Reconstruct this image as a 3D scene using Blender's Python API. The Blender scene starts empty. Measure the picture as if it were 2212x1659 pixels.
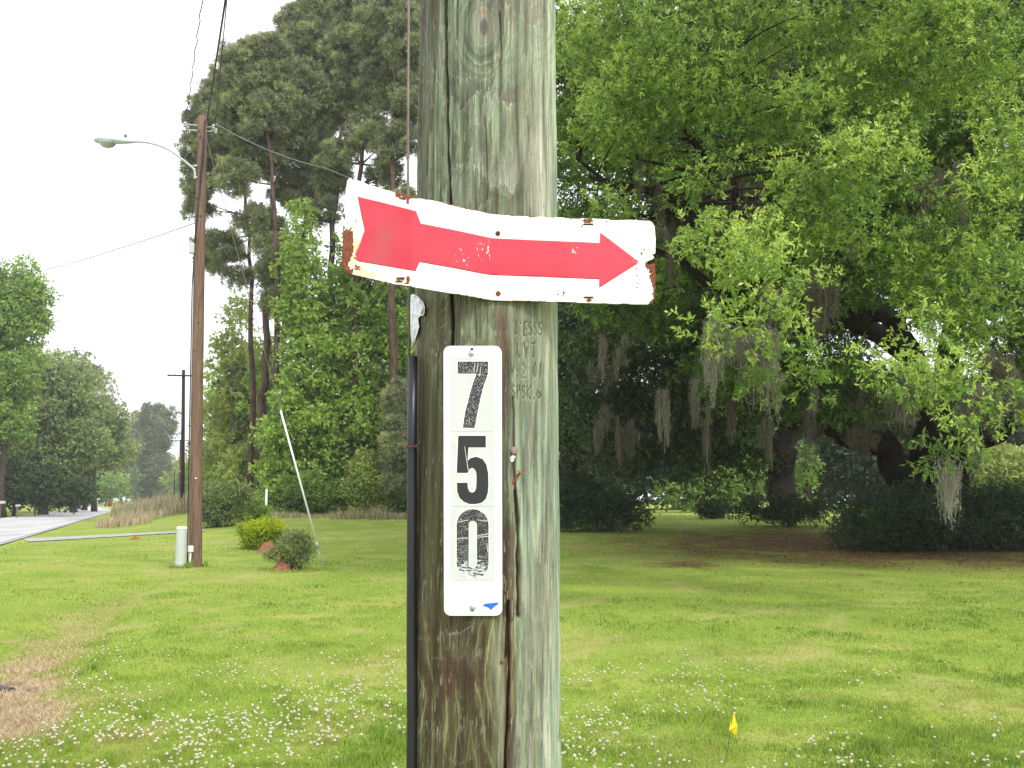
import bpy, math, random
import numpy as np
from mathutils import Vector, geometry
R = math.radians
rng = np.random.default_rng(7)
random.seed(7)
scn = bpy.context.scene
COL = scn.collection

# ------------------------------------------------------------------ camera
F, CX, CY, PITCH, CH = 1916.0, 1106.0, 829.5, R(7.42), 1.6
cd = bpy.data.cameras.new('camera'); cam = bpy.data.objects.new('camera', cd); COL.objects.link(cam)
cd.sensor_width = 36; cd.lens = 36*F/2212; cd.clip_start = 0.05; cd.clip_end = 4000
cam.location = (0, 0, CH); cam.rotation_euler = (R(90)+PITCH, 0, 0)
scn.camera = cam
# ------------------------------------------------------------------ light
SUN_EL, SUN_AZ = 46, 140          # azimuth clockwise from +Y : behind the camera, to the right
w = bpy.data.worlds.new('World'); scn.world = w; w.use_nodes = True
nt = w.node_tree; nt.nodes.clear()
sky = nt.nodes.new('ShaderNodeTexSky'); sky.sky_type = 'NISHITA'; sky.sun_disc = False
sky.sun_elevation = R(SUN_EL); sky.sun_rotation = R(SUN_AZ); sky.dust_density = 6; sky.air_density = 1
mx = nt.nodes.new('ShaderNodeMixRGB'); mx.inputs[0].default_value = 0.86
mx.inputs[2].default_value = (8.6, 8.75, 9.1, 1)
bg = nt.nodes.new('ShaderNodeBackground'); bg.inputs[1].default_value = 0.12
ow = nt.nodes.new('ShaderNodeOutputWorld')
nt.links.new(sky.outputs[0], mx.inputs[1]); nt.links.new(mx.outputs[0], bg.inputs[0]); nt.links.new(bg.outputs[0], ow.inputs[0])
sl = bpy.data.lights.new('sun', 'SUN'); sl.energy = 1.5; sl.angle = R(10); sl.color = (1, .96, .88)
so = bpy.data.objects.new('sun', sl); COL.objects.link(so)
sd = Vector((math.sin(R(SUN_AZ))*math.cos(R(SUN_EL)), math.cos(R(SUN_AZ))*math.cos(R(SUN_EL)), math.sin(R(SUN_EL))))
so.rotation_euler = sd.to_track_quat('Z', 'Y').to_euler(); so.location = (0, 0, 40)
scn.view_settings.view_transform = 'Standard'; scn.view_settings.look = 'None'
scn.view_settings.exposure = 0.85; scn.view_settings.gamma = 1
scn.render.engine = 'CYCLES'
scn.cycles.max_bounces = 7; scn.cycles.diffuse_bounces = 3; scn.cycles.transmission_bounces = 4

# ------------------------------------------------------------------ pixel <-> world
sp, cp = math.sin(PITCH), math.cos(PITCH)
def ray(px, py):
    px = np.asarray(px, float); py = np.asarray(py, float)
    cx = (px-CX)/F; cy = (CY-py)/F
    return cx, cp - sp*cy, sp + cp*cy
def at(px, py, Y):
    dx, dy, dz = ray(px, py); t = Y/dy
    return np.stack([dx*t, dy*t, CH+dz*t], -1)
def V(px, py, Y): return Vector(at(px, py, Y).tolist())
def gp(px, py):
    dx, dy, dz = ray(px, py); t = -CH/dz
    return np.stack([dx*t, dy*t, 0*t], -1)
def proj(P):
    P = np.asarray(P, float); x, y, z = P[..., 0], P[..., 1], P[..., 2]-CH
    d = y*cp + z*sp; u = -y*sp + z*cp
    return CX + F*x/d, CY - F*u/d
def gx(px, Y): return (px-CX)/F*Y*cp     # ground x for a pixel column at distance Y (about)

# ------------------------------------------------------------------ noise
def _h(x, y, s):
    n = (x*374761393 + y*668265263 + s*1442695041) & 0xffffffff
    n = ((n ^ (n >> 13))*1274126177) & 0xffffffff
    n = ((n ^ (n >> 15))*2246822519) & 0xffffffff
    return ((n ^ (n >> 16)) & 0xffffff)/float(0xffffff)
def vn(x, y, s=0):
    x = np.asarray(x, float); y = np.asarray(y, float)
    xi = np.floor(x).astype(np.int64); yi = np.floor(y).astype(np.int64)
    fx = x-xi; fy = y-yi; fx = fx*fx*(3-2*fx); fy = fy*fy*(3-2*fy)
    a = _h(xi, yi, s); b = _h(xi+1, yi, s); c = _h(xi, yi+1, s); d = _h(xi+1, yi+1, s)
    return (a*(1-fx)+b*fx)*(1-fy) + (c*(1-fx)+d*fx)*fy
def fbm(x, y, s=0, o=4):
    r = 0; a = .5; t = 0
    for i in range(o):
        r = r + a*vn(x*2**i, y*2**i, s+i*17); t += a; a *= .5
    return r/t
def sm(a, b, x):
    t = np.clip((x-a)/(b-a), 0, 1); return t*t*(3-2*t)

# ------------------------------------------------------------------ objects
def tag(o, label=None, cat=None, group=None, kind=None):
    if label: o['label'] = label
    if cat: o['category'] = cat
    if group: o['group'] = group
    if kind: o['kind'] = kind
    return o
def thing(name, label, cat, loc=(0, 0, 0), group=None):
    o = bpy.data.objects.new(name, None); COL.objects.link(o); o.location = loc
    o.empty_display_size = .2
    return tag(o, label, cat, group)
def link(name, me, mat, parent=None):
    o = bpy.data.objects.new(name, me); COL.objects.link(o)
    for m in (mat if isinstance(mat, list) else [mat]): me.materials.append(m)
    if parent is not None:
        o.parent = parent; o.matrix_parent_inverse = parent.matrix_basis.inverted()
    return o
class MB:
    """collects shapes (world coordinates) and builds ONE mesh"""
    def __init__(s): s.v = []; s.f = []; s.n = 0; s.t = []; s.m = []; s.mi = 0; s.tone = 0.0
    def add(s, v, f):
        v = np.asarray(v, float).reshape(-1, 3); s.v.append(v)
        for q in f: s.f.append([i+s.n for i in q]); s.m.append(s.mi); s.t.append(s.tone)
        s.n += len(v)
    def tube(s, pts, rad, sides=8, cap=True):
        pts = [Vector(p) for p in pts]; n = len(pts)
        rad = rad if hasattr(rad, '__len__') else [rad]*n
        vs = []; fs = []; up = Vector((.31, .2, .93))
        for i, p in enumerate(pts):
            d = (pts[min(i+1, n-1)]-pts[max(i-1, 0)]).normalized()
            if abs(d.dot(up)) > .95: up2 = Vector((1, 0, 0)) if abs(d.x) < .9 else Vector((0, 1, 0))
            else: up2 = up
            a = d.cross(up2).normalized(); b = d.cross(a)
            if i and a.dot(pa) < 0 : pass
            pa = a
            for k in range(sides):
                t = 2*math.pi*k/sides
                vs.append(p + (a*math.cos(t)+b*math.sin(t))*rad[i])
        for i in range(n-1):
            for k in range(sides):
                k2 = (k+1) % sides
                fs.append([i*sides+k, i*sides+k2, (i+1)*sides+k2, (i+1)*sides+k])
        if cap:
            fs.append(list(range(sides))[::-1]); fs.append([(n-1)*sides+k for k in range(sides)])
        s.add([tuple(q) for q in vs], fs)
    def lathe(s, c, prof, sides=20, axis='z'):
        vs = []; fs = []; n = len(prof)
        for r, z in prof:
            for k in range(sides):
                t = 2*math.pi*k/sides
                if axis == 'z': vs.append((c[0]+r*math.cos(t), c[1]+r*math.sin(t), c[2]+z))
                elif axis == 'y': vs.append((c[0]+r*math.cos(t), c[1]+z, c[2]+r*math.sin(t)))
                else: vs.append((c[0]+z, c[1]+r*math.cos(t), c[2]+r*math.sin(t)))
        for i in range(n-1):
            for k in range(sides):
                k2 = (k+1) % sides
                fs.append([i*sides+k, i*sides+k2, (i+1)*sides+k2, (i+1)*sides+k])
        fs.append(list(range(sides))[::-1]); fs.append([(n-1)*sides+k for k in range(sides)])
        s.add(vs, fs)
    def box(s, c, d, b=0.0, rz=0):
        x, y, z = d[0]/2, d[1]/2, d[2]/2; b = min(b, x*.9, y*.9, z*.9)
        co, si = math.cos(rz), math.sin(rz)
        pr = [(x-b, y), (x, y-b), (x, -y+b), (x-b, -y), (-x+b, -y), (-x, -y+b), (-x, y-b), (-x+b, y)]
        vs = []
        def ring(zz, k):
            for (px, py) in pr:
                qx, qy = px*(1-k*b/x), py*(1-k*b/y)
                vs.append((c[0]+qx*co-qy*si, c[1]+qx*si+qy*co, c[2]+zz))
        ring(-z, 1); ring(-z+b, 0); ring(z-b, 0); ring(z, 1)
        fs = [[i*8+k, (i+1)*8+k, (i+1)*8+(k+1) % 8, i*8+(k+1) % 8] for i in range(3) for k in range(8)]
        fs.append([0, 1, 2, 3, 4, 5, 6, 7]); fs.append([31, 30, 29, 28, 27, 26, 25, 24])
        s.add(vs, fs)
    def build(s, name, mat, parent=None, smooth=False):
        me = bpy.data.meshes.new(name)
        me.from_pydata(np.concatenate(s.v).tolist(), [], s.f); me.update()
        a = me.attributes.new('tone', 'FLOAT', 'FACE'); a.data.foreach_set('value', np.array(s.t, np.float32))
        if isinstance(mat, list): me.polygons.foreach_set('material_index', np.array(s.m, np.int32))
        if smooth: me.polygons.foreach_set('use_smooth', np.ones(len(me.polygons), bool))
        return link(name, me, mat, parent)
def fastmesh(name, verts, faces, mat, parent=None, fattr=None, vattr=None, smooth=False):
    """verts (N,3), faces (M,K) constant K"""
    me = bpy.data.meshes.new(name); M, K = faces.shape
    me.vertices.add(len(verts)); me.vertices.foreach_set('co', verts.astype(np.float32).ravel())
    me.loops.add(M*K); me.loops.foreach_set('vertex_index', faces.astype(np.int32).ravel())
    me.polygons.add(M); me.polygons.foreach_set('loop_start', np.arange(0, M*K, K, dtype=np.int32))
    try: me.polygons.foreach_set('loop_total', np.full(M, K, np.int32))
    except Exception: pass
    me.update(calc_edges=True)
    for k, a in (fattr or {}).items():
        at_ = me.attributes.new(k, 'FLOAT', 'FACE'); at_.data.foreach_set('value', a.astype(np.float32))
    for k, a in (vattr or {}).items():
        if a.ndim == 1:
            at_ = me.attributes.new(k, 'FLOAT', 'POINT'); at_.data.foreach_set('value', a.astype(np.float32))
        else:
            at_ = me.attributes.new(k, 'FLOAT_COLOR', 'POINT')
            c = np.ones((len(a), 4), np.float32); c[:, :3] = a; at_.data.foreach_set('color', c.ravel())
    if smooth: me.polygons.foreach_set('use_smooth', np.ones(M, bool))
    return link(name, me, mat, parent)

# ------------------------------------------------------------------ materials
def newmat(name):
    m = bpy.data.materials.new(name); m.use_nodes = True; m.node_tree.nodes.clear(); return m, m.node_tree
def N(t, ty, **kw):
    n = t.nodes.new(ty)
    for k, v in kw.items():
        if k.startswith('i_'): n.inputs[k[2:].replace('_', ' ')].default_value = v
        else: setattr(n, k, v)
    return n
def ramp(t, stops, fac):
    r = t.nodes.new('ShaderNodeValToRGB'); cr = r.color_ramp
    while len(cr.elements) > 1: cr.elements.remove(cr.elements[-1])
    cr.elements[0].position = stops[0][0]; cr.elements[0].color = (*stops[0][1], 1)
    for p, c in stops[1:]:
        e = cr.elements.new(p); e.color = (*c, 1)
    t.links.new(fac, r.inputs[0]); return r.outputs[0]
def out(t, sh): o = t.nodes.new('ShaderNodeOutputMaterial'); t.links.new(sh, o.inputs[0])
def simple(name, col, rough=.6, metal=0, var=.15, scale=8, bump=0.0, col2=None, spec=.5, stretch=None):
    m, t = newmat(name)
    tc = N(t, 'ShaderNodeTexCoord'); mp = N(t, 'ShaderNodeMapping')
    t.links.new(tc.outputs['Object'], mp.inputs[0])
    if stretch: mp.inputs['Scale'].default_value = stretch
    nz = N(t, 'ShaderNodeTexNoise'); nz.inputs['Scale'].default_value = scale; nz.inputs['Detail'].default_value = 6
    t.links.new(mp.outputs[0], nz.inputs['Vector'])
    c2 = col2 or tuple(c*(1-var*1.6) for c in col)
    c = ramp(t, [(.3, c2), (.65, col)], nz.outputs[0])
    b = N(t, 'ShaderNodeBsdfPrincipled'); b.inputs['Roughness'].default_value = rough; b.inputs['Metallic'].default_value = metal
    b.inputs['Specular IOR Level'].default_value = spec
    t.links.new(c, b.inputs['Base Color'])
    if bump:
        bp = N(t, 'ShaderNodeBump'); bp.inputs['Strength'].default_value = bump; bp.inputs['Distance'].default_value = .01
        t.links.new(nz.outputs[0], bp.inputs['Height']); t.links.new(bp.outputs[0], b.inputs['Normal'])
    out(t, b.outputs[0]); return m
def leafmat(name, stops, transl=.3, rough=.55, spec=.35):
    m, t = newmat(name)
    a = N(t, 'ShaderNodeAttribute', attribute_name='tone')
    c = ramp(t, stops, a.outputs['Fac'])
    b = N(t, 'ShaderNodeBsdfPrincipled'); b.inputs['Roughness'].default_value = rough; b.inputs['Specular IOR Level'].default_value = spec
    tr = N(t, 'ShaderNodeBsdfTranslucent'); mxs = N(t, 'ShaderNodeMixShader'); mxs.inputs[0].default_value = transl
    hs = N(t, 'ShaderNodeHueSaturation'); hs.inputs['Hue'].default_value = .485; hs.inputs['Value'].default_value = 1.25
    t.links.new(c, b.inputs['Base Color']); t.links.new(c, hs.inputs['Color']); t.links.new(hs.outputs[0], tr.inputs['Color'])
    t.links.new(b.outputs[0], mxs.inputs[1]); t.links.new(tr.outputs[0], mxs.inputs[2]); out(t, mxs.outputs[0]); return m
M = {}
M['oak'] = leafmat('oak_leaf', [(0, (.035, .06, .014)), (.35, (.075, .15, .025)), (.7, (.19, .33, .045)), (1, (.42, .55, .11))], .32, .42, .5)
M['pine'] = leafmat('pine_needle', [(0, (.10, .12, .07)), (.5, (.20, .23, .125)), (1, (.38, .42, .18))], .2)  # lightened and greyed, putting a veil of haze into the needle colour
M['gum'] = leafmat('broad_leaf', [(0, (.06, .105, .025)), (.5, (.17, .29, .055)), (1, (.33, .48, .09))], .35, .5, .4)
M['yell'] = leafmat('yellow_green_leaf', [(0, (.12, .17, .045)), (.5, (.24, .32, .075)), (1, (.40, .46, .12))])
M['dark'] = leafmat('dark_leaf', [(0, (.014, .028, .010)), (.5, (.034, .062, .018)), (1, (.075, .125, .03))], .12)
M['shade'] = leafmat('shaded_oak_leaf', [(0, (.014, .026, .009)), (.5, (.040, .072, .018)), (1, (.13, .20, .04))], .2, .5, .4)  # darkened oak leaf, stands in for shade under the canopy
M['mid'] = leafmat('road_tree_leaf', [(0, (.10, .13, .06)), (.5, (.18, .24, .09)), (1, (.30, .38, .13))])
M['bright'] = leafmat('privet_leaf', [(0, (.07, .13, .01)), (.5, (.26, .37, .018)), (1, (.48, .56, .025))])
M['twig'] = leafmat('bare_twig', [(0, (.12, .11, .09)), (1, (.30, .28, .24))], .05)
M['moss'] = leafmat('moss_strand', [(0, (.07, .06, .045)), (.5, (.18, .165, .13)), (1, (.42, .41, .34))], .15, .9, .1)
M['straw'] = leafmat('straw', [(0, (.17, .22, .07)), (.4, (.38, .33, .20)), (.7, (.56, .44, .31)), (1, (.70, .57, .41))], .2, .8)
M['grass'] = leafmat('grass_blade', [(0, (.075, .15, .03)), (.35, (.185, .31, .038)), (.7, (.315, .42, .062)), (.86, (.42, .42, .14)), (1, (.50, .38, .22))], .35, .6, .25)
M['bark'] = simple('bark', (.085, .065, .05), .95, 0, .4, 12, .8, (.03, .023, .018), .1, (1, 1, .25))
M['oakbark'] = simple('oak_bark', (.030, .024, .019), .95, 0, .4, 9, .8, (.011, .009, .007), .1, (1, 1, .3))
M['pinebark'] = simple('pine_bark', (.13, .085, .07), .95, 0, .4, 6, .8, (.045, .03, .026), .1, (1, 1, .3))
M['brownpole'] = simple('creosote_wood', (.23, .15, .108), .85, 0, .4, 14, .4, (.085, .055, .042), .15, (3, 3, .1))
M['darkpole'] = simple('dark_pole_wood', (.07, .05, .045), .9, 0, .3, 9, .2, None, .2, (3, 3, .1))
M['galv'] = simple('galvanised_steel', (.55, .57, .6), .4, .6, .2, 20)
M['greyplastic'] = simple('pedestal_plastic', (.50, .56, .53), .5, 0, .06, 3)
M['whiteplastic'] = simple('white_plastic', (.78, .80, .80), .45, 0, .05, 5)
M['black'] = simple('black_plastic', (.018, .017, .026), .38, 0, .3, 6, col2=(.010, .010, .016))
M['cable'] = simple('weathered_cable', (.03, .03, .033), .6)
M['wiregrey'] = simple('wire_strand', (.22, .20, .17), .6, .4, .2, 30)
M['rust'] = simple('rust', (.23, .065, .03), .9, 0, .5, 90, .6, (.07, .022, .014), .2)
M['lamp'] = simple('lamp_housing', (.62, .66, .78), .4, .1, .08, 4)
M['white'] = simple('white_paint', (.82, .83, .84), .4, 0, .03, 6)
M['clay'] = simple('red_clay', (.33, .155, .09), 1, 0, .4, 14, .8, (.17, .075, .045), .1)
M['asphalt'] = simple('asphalt', (.50, .495, .49), .95, 0, .12, .7, .1, (.34, .34, .335), .2, (1, .35, 1))
M['drive'] = simple('driveway_asphalt', (.42, .42, .42), .9, 0, .2, 3, .1, None, .2)
M['linepaint'] = simple('line_paint', (.58, .58, .58), .7, 0, .1, 8)
M['red'] = simple('red_plastic', (.72, .04, .02), .5, 0, .1, 6)
M['orange'] = simple('rusty_nail', (.33, .10, .06), .8, 0, .4, 60, .3)
M['flag'] = simple('flag_film', (.90, .66, .012), .4, 0, .03, 8)
M['glass'] = simple('lamp_refractor', (.50, .53, .53), .15, 0, .2, 18)
M['clover'] = leafmat('clover_petal', [(0, (.34, .26, .13)), (.45, (.60, .54, .38)), (1, (.80, .77, .68))], .25, .7)

# ------------------------------------------------------------------ ground
def dseg(x, y, a, b):
    ax, ay, bx, by = a[0], a[1], b[0], b[1]
    t = np.clip(((x-ax)*(bx-ax)+(y-ay)*(by-ay))/((bx-ax)**2+(by-ay)**2+1e-9), 0, 1)
    return np.hypot(x-(ax+t*(bx-ax)), y-(ay+t*(by-ay)))
def dpoly(x, y, pts):
    d = 1e9
    for a, b in zip(pts[:-1], pts[1:]): d = np.minimum(d, dseg(x, y, a, b))
    return d
SW = [gp(-260, 1640), gp(-20, 1545), gp(75, 1420), gp(170, 1345), gp(290, 1275), gp(360, 1225)]
_r0 = gp(0, 1175)[:2]
def terr(x, y):
    d = dpoly(x, y, SW)
    e = (np.asarray(x, float)-_r0[0])*.928 + (np.asarray(y, float)-_r0[1])*.372
    rise = .75*sm(22, 50, np.asarray(y, float))*sm(2, 9, e)
    fall = 1-sm(12, 18, np.asarray(y, float))
    return rise - .13*np.exp(-(d/.55)**2)*fall + .05*(fbm(x*.35, y*.35, 5, 2)-.5)*sm(2.5, 5, np.asarray(y, float)) *(1-sm(60,90,np.asarray(y,float)))
def gpt(px, py):
    dx, dy, dz = [float(q) for q in ray(px, py)]
    Y = 3.
    while Y < 400:
        t_ = Y/dy
        if CH+dz*t_ <= float(terr(dx*t_, Y)): break
        Y *= 1.004
    return np.array([dx*t_, Y, float(terr(dx*t_, Y))])
def lawn_masks(x, y):
    u, v = proj(np.stack([x, y, 0*x], -1))
    n1 = fbm(x*.45, y*.45, 11); n2 = fbm(x*1.6, y*1.6, 12); n3 = fbm(x*5, y*5, 13)
    d = dpoly(x, y, SW)
    straw = np.clip(np.exp(-(d/.40)**2)*1.1 + (n2-.5)*.9*np.exp(-(d/.9)**2), 0, 1)*(1-.55*sm(8, 12, y))*(1-sm(12, 18, y))
    straw = np.maximum(straw, np.exp(-(((u-45)/115)**2+((v-1500)/85)**2)**1.5)*.95)
    straw = straw*sm(.22, .55, fbm(x*2.6, y*2.2, 14)+.12)
    # dry patches of lawn
    dry = sm(.56, .74, n2)*.6 + sm(.55, .72, n1)*.35
    # litter under the oaks
    e = ((x-13)/11.0)**2 + ((y-29)/9.6)**2
    lit = np.clip(1.1-e, 0, 1)
    lit = np.clip(lit*1.1 + (n2-.5)*1.2*sm(0, .3, lit), 0, 1)
    e2 = ((u-1480)/110)**2+((v-1222)/16)**2
    lit = np.maximum(lit, np.clip(1-e2, 0, 1)*sm(.3, .6, n2))
    return straw, np.clip(dry, 0, 1), lit, n1, n3
def axis(dense_a, dense_b, step, lo, hi, g=1.12):
    a = list(np.arange(dense_a, dense_b, step)); s = step; x = a[-1]
    while x < hi: s *= g; x += s; a.append(x)
    s = step; x = a[0]; b = []
    while x > lo: s *= g; x -= s; b.append(x)
    return np.array(b[::-1]+a)
xs = axis(-12, 20, .14, -700, 700); ys = axis(2.6, 34, .14, -60, 1000)
GX, GY = np.meshgrid(xs, ys); gxx = GX.ravel(); gyy = GY.ravel()
st, dr, li, n1, n3 = lawn_masks(gxx, np.maximum(gyy, 2.5))
nx, ny = len(xs), len(ys); idx = np.arange(nx*ny).reshape(ny, nx)
gf = np.stack([idx[:-1, :-1], idx[:-1, 1:], idx[1:, 1:], idx[1:, :-1]], -1).reshape(-1, 4)
m, t = newmat('lawn_soil')
tc = N(t, 'ShaderNodeTexCoord')
a1 = N(t, 'ShaderNodeAttribute', attribute_name='straw'); a2 = N(t, 'ShaderNodeAttribute', attribute_name='dry'); a3 = N(t, 'ShaderNodeAttribute', attribute_name='litter')
def noise(t, vec, sc, det=5, sx=None):
    n = N(t, 'ShaderNodeTexNoise'); n.inputs['Scale'].default_value = sc; n.inputs['Detail'].default_value = det
    if sx:
        mp = N(t, 'ShaderNodeMapping'); mp.inputs['Scale'].default_value = sx; t.links.new(vec, mp.inputs[0]); vec = mp.outputs[0]
    t.links.new(vec, n.inputs['Vector']); return n.outputs[0]
def mix(t, fac, a, b, mode='MIX'):
    n = N(t, 'ShaderNodeMixRGB', blend_type=mode)
    for i, s in ((0, fac), (1, a), (2, b)):
        if isinstance(s, (int, float)): n.inputs[i].default_value = s
        elif isinstance(s, tuple): n.inputs[i].default_value = (*s, 1)
        else: t.links.new(s, n.inputs[i])
    return n.outputs[0]
nf = noise(t, tc.outputs['Object'], 26, 8, (1, .8, 1)); nb = noise(t, tc.outputs['Object'], .7, 5); nm = noise(t, tc.outputs['Object'], 5, 5, (1, .6, 1))
g1 = ramp(t, [(.3, (.11, .17, .03)), (.5, (.215, .32, .046)), (.72, (.35, .43, .08))], nf)
g2 = ramp(t, [(.35, (.16, .235, .04)), (.62, (.31, .35, .075))], nb)
c = mix(t, .45, g1, g2)
drm = N(t, 'ShaderNodeMath', operation='MULTIPLY'); t.links.new(a2.outputs['Fac'], drm.inputs[0]); t.links.new(nm, drm.inputs[1])
c = mix(t, drm.outputs[0], c, (.46, .37, .19))
sc_ = ramp(t, [(.3, (.13, .08, .04)), (.5, (.30, .20, .11)), (.75, (.50, .39, .23))], nf)
c = mix(t, a1.outputs['Fac'], c, sc_)
lc = ramp(t, [(.35, (.055, .028, .015)), (.5, (.15, .085, .04)), (.62, (.16, .15, .035)), (.75, (.22, .13, .06))], nf)
c = mix(t, a3.outputs['Fac'], c, lc)
b = N(t, 'ShaderNodeBsdfPrincipled'); b.inputs['Roughness'].default_value = 1; b.inputs['Specular IOR Level'].default_value = .05
t.links.new(c, b.inputs['Base Color'])
bp = N(t, 'ShaderNodeBump'); bp.inputs['Strength'].default_value = .7; bp.inputs['Distance'].default_value = .03
t.links.new(nf, bp.inputs['Height']); t.links.new(bp.outputs[0], b.inputs['Normal']); out(t, b.outputs[0])
g = fastmesh('ground', np.stack([gxx, gyy, terr(gxx, gyy)], -1), gf, m, None, None, {'straw': st, 'dry': dr, 'litter': li}, True)
tag(g, 'wide green lawn with dry patches and brown litter below the oaks', 'ground', None, 'structure')

# road
def strip(name, near, far, z, mat, label, cat, kind='structure'):
    v = []; f = []
    for a, b in zip(near, far): v += [(a[0], a[1], z+float(terr(a[0], a[1]))*(label[:6] == 'narrow')), (b[0], b[1], z+float(terr(b[0], b[1]))*(label[:6] == 'narrow'))]
    for i in range(len(near)-1): f.append([2*i, 2*i+2, 2*i+3, 2*i+1])
    mb = MB(); mb.add(v, f); o = mb.build(name, mat); return tag(o, label, cat, None, kind)
rd = np.array([-.372, .928]); rn = np.array([-.928, -.372])
r0 = gp(0, 1175)[:2]
ts = np.linspace(-45, 420, 60)
bend = lambda t: rn*((max(0, t-110)/40.)**2*1.5)
nearE = [r0 + rd*t + bend(t) for t in ts]; farE = [p + rn*6.8 for p in nearE]
strip('road', nearE, farE, .045, M['asphalt'], 'pale grey two lane road running away on the left', 'road')
strip('edge_line', [p+rn*.15 for p in nearE], [p+rn*.25 for p in nearE], .05, M['linepaint'], 'white edge line along the near side of the road', 'road marking')
strip('edge_line', [p+rn*6.5 for p in nearE], [p+rn*6.6 for p in nearE], .05, M['linepaint'], 'white edge line along the far side of the road', 'road marking')
strip('road_shoulder', [p-rn*.0 for p in nearE], [p-rn*.2 for p in nearE], .035, M['drive'], 'thin grey shoulder between road and grass', 'road')
dv = [gpt(60+k*19, 1172-k*1.15) for k in range(21)]
dv2 = [gpt(50+k*19.5, 1165-k*.95) for k in range(21)]
strip('driveway', dv, dv2, .03, M['drive'], 'narrow asphalt path joining the road across the grass', 'path')

# ------------------------------------------------------------------ blades, flowers
def blades(P, H, W, tone, lean=.45, seed=3):
    r = np.random.default_rng(seed); n = len(P)
    th = r.uniform(0, 2*np.pi, n); ph = r.uniform(0, 2*np.pi, n)
    le = r.uniform(.1, 1, n)*lean*H
    s = np.stack([np.cos(th), np.sin(th), np.zeros(n)], -1)*(W/2)[:, None]
    l = np.stack([np.cos(ph), np.sin(ph), np.zeros(n)], -1)
    up = np.array([0, 0, 1.])
    mid = P + up*(H*.6)[:, None] + l*(le*.3)[:, None]; tip = P + up*H[:, None] + l*le[:, None]
    v = np.stack([P-s, P+s, mid+s*.7, mid-s*.7, tip], 1).reshape(-1, 3)
    k = np.arange(n)[:, None]*5
    f = np.concatenate([k+np.array([[0, 1, 2]]), k+np.array([[0, 2, 3]]), k+np.array([[3, 2, 4]])], 0)
    return v, f, np.concatenate([tone]*3)
n = 640000
u = rng.uniform(-420, 2632, n); v = 1112 + (1800-1112)*rng.uniform(0, 1, n)**.95
P = gp(u, v); ee = (P[:, 0]-r0[0])*.928+(P[:, 1]-r0[1])*.372; P = P[(P[:, 1] < 75) & (ee > .6)]; n = len(P)
P[:, 0] += rng.normal(0, .03, n); P[:, 1] += rng.normal(0, .05, n)
st, dr, li, n1, n3 = lawn_masks(P[:, 0], P[:, 1])
keep = rng.uniform(0, 1, n) > li*.78
P, st, dr, li, n1, n3 = P[keep], st[keep], dr[keep], li[keep], n1[keep], n3[keep]; n = len(P)
P[:, 2] = terr(P[:, 0], P[:, 1])-.005
ring = []
for (px_, py_, rr_, k_) in ((422, 1224, .2, 500), (389, 1227, .16, 400), (638, 1232, .5, 700), (570, 1190, .9, 500), (697, 1220, .15, 160), (2000, 1185, 3.2, 0)):
    g_ = gpt(px_, py_); a_ = rng.uniform(0, 6.28, k_); q_ = rr_*(1+np.abs(rng.normal(0, .35, k_))); ring.append(np.stack([g_[0]+q_*np.cos(a_), g_[1]+q_*np.sin(a_)*.8, np.full(k_, g_[2]-.005)], -1))
ring = np.concatenate(ring); nr_ = len(ring); P = np.concatenate([P, ring]); n = len(P)
st, dr, li, n1, n3 = [np.concatenate([q_, np.zeros(nr_)]) for q_ in (st, dr, li, n1, n3)]
tall_ = np.concatenate([np.ones(n-nr_), np.full(nr_, 2.6)])
clumpy = fbm(P[:, 0]*2.2, P[:, 1]*2.2, 31)
H = (.024 + .022*sm(.4, .75, clumpy))*rng.uniform(.6, 1.35, n)*(1-.4*st)*tall_
W = np.maximum(.0035, P[:, 1]*.00052)*rng.uniform(.8, 1.5, n)
big = fbm(P[:, 0]*.3, P[:, 1]*.3, 33)
tone = .55 - .14*sm(-1, 4, P[:, 0]) + .5*(big-.5) + (clumpy-.5)*-.15 + rng.normal(0, .17, n) + dr*.34
tone = np.where(rng.uniform(0, 1, n) < .04+dr*.2, .93, np.clip(tone, .02, .84)); tone = np.where(rng.uniform(0, 1, n) < st*1.1, rng.uniform(.86, 1, n), tone)
wd_ = fbm(P[:, 0]*1.1+7, P[:, 1]*1.1, 35); weed = sm(.56, .64, wd_)*(rng.uniform(0, 1, n) < .6)
tone = np.where(weed > .5, np.clip(tone-.20, 0, 1), tone); W = W*(1+.5*weed); tuft = fbm(P[:, 0]*6, P[:, 1]*6, 36); H = H*(.7+.9*sm(.5, .75, tuft))
bv, bf, bt = blades(P, H, W, tone, .8)
tag(fastmesh('grass', bv, bf, M['grass'], None, {'tone': bt}), 'short mown green grass blades covering the lawn', 'grass', None, 'stuff')
# straw mat in the swale
n = 70000
u = rng.uniform(-160, 330, n); v = rng.uniform(1270, 1660, n); P = gp(u, v); st = lawn_masks(P[:, 0], P[:, 1])[0]
P = P[rng.uniform(0, 1, n) < st**2*sm(.3, .6, fbm(P[:, 0]*3, P[:, 1]*3, 88))]; n = len(P); P[:, 2] = terr(P[:, 0], P[:, 1])+.0
bv, bf, bt = blades(P, rng.uniform(.02, .05, n), np.full(n, .006), rng.uniform(.35, 1, n), 2.6, 9)
tag(fastmesh('straw', bv, bf, M['straw'], None, {'tone': bt}), 'dead brown straw lying in the roadside ditch', 'straw', None, 'stuff')
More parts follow.
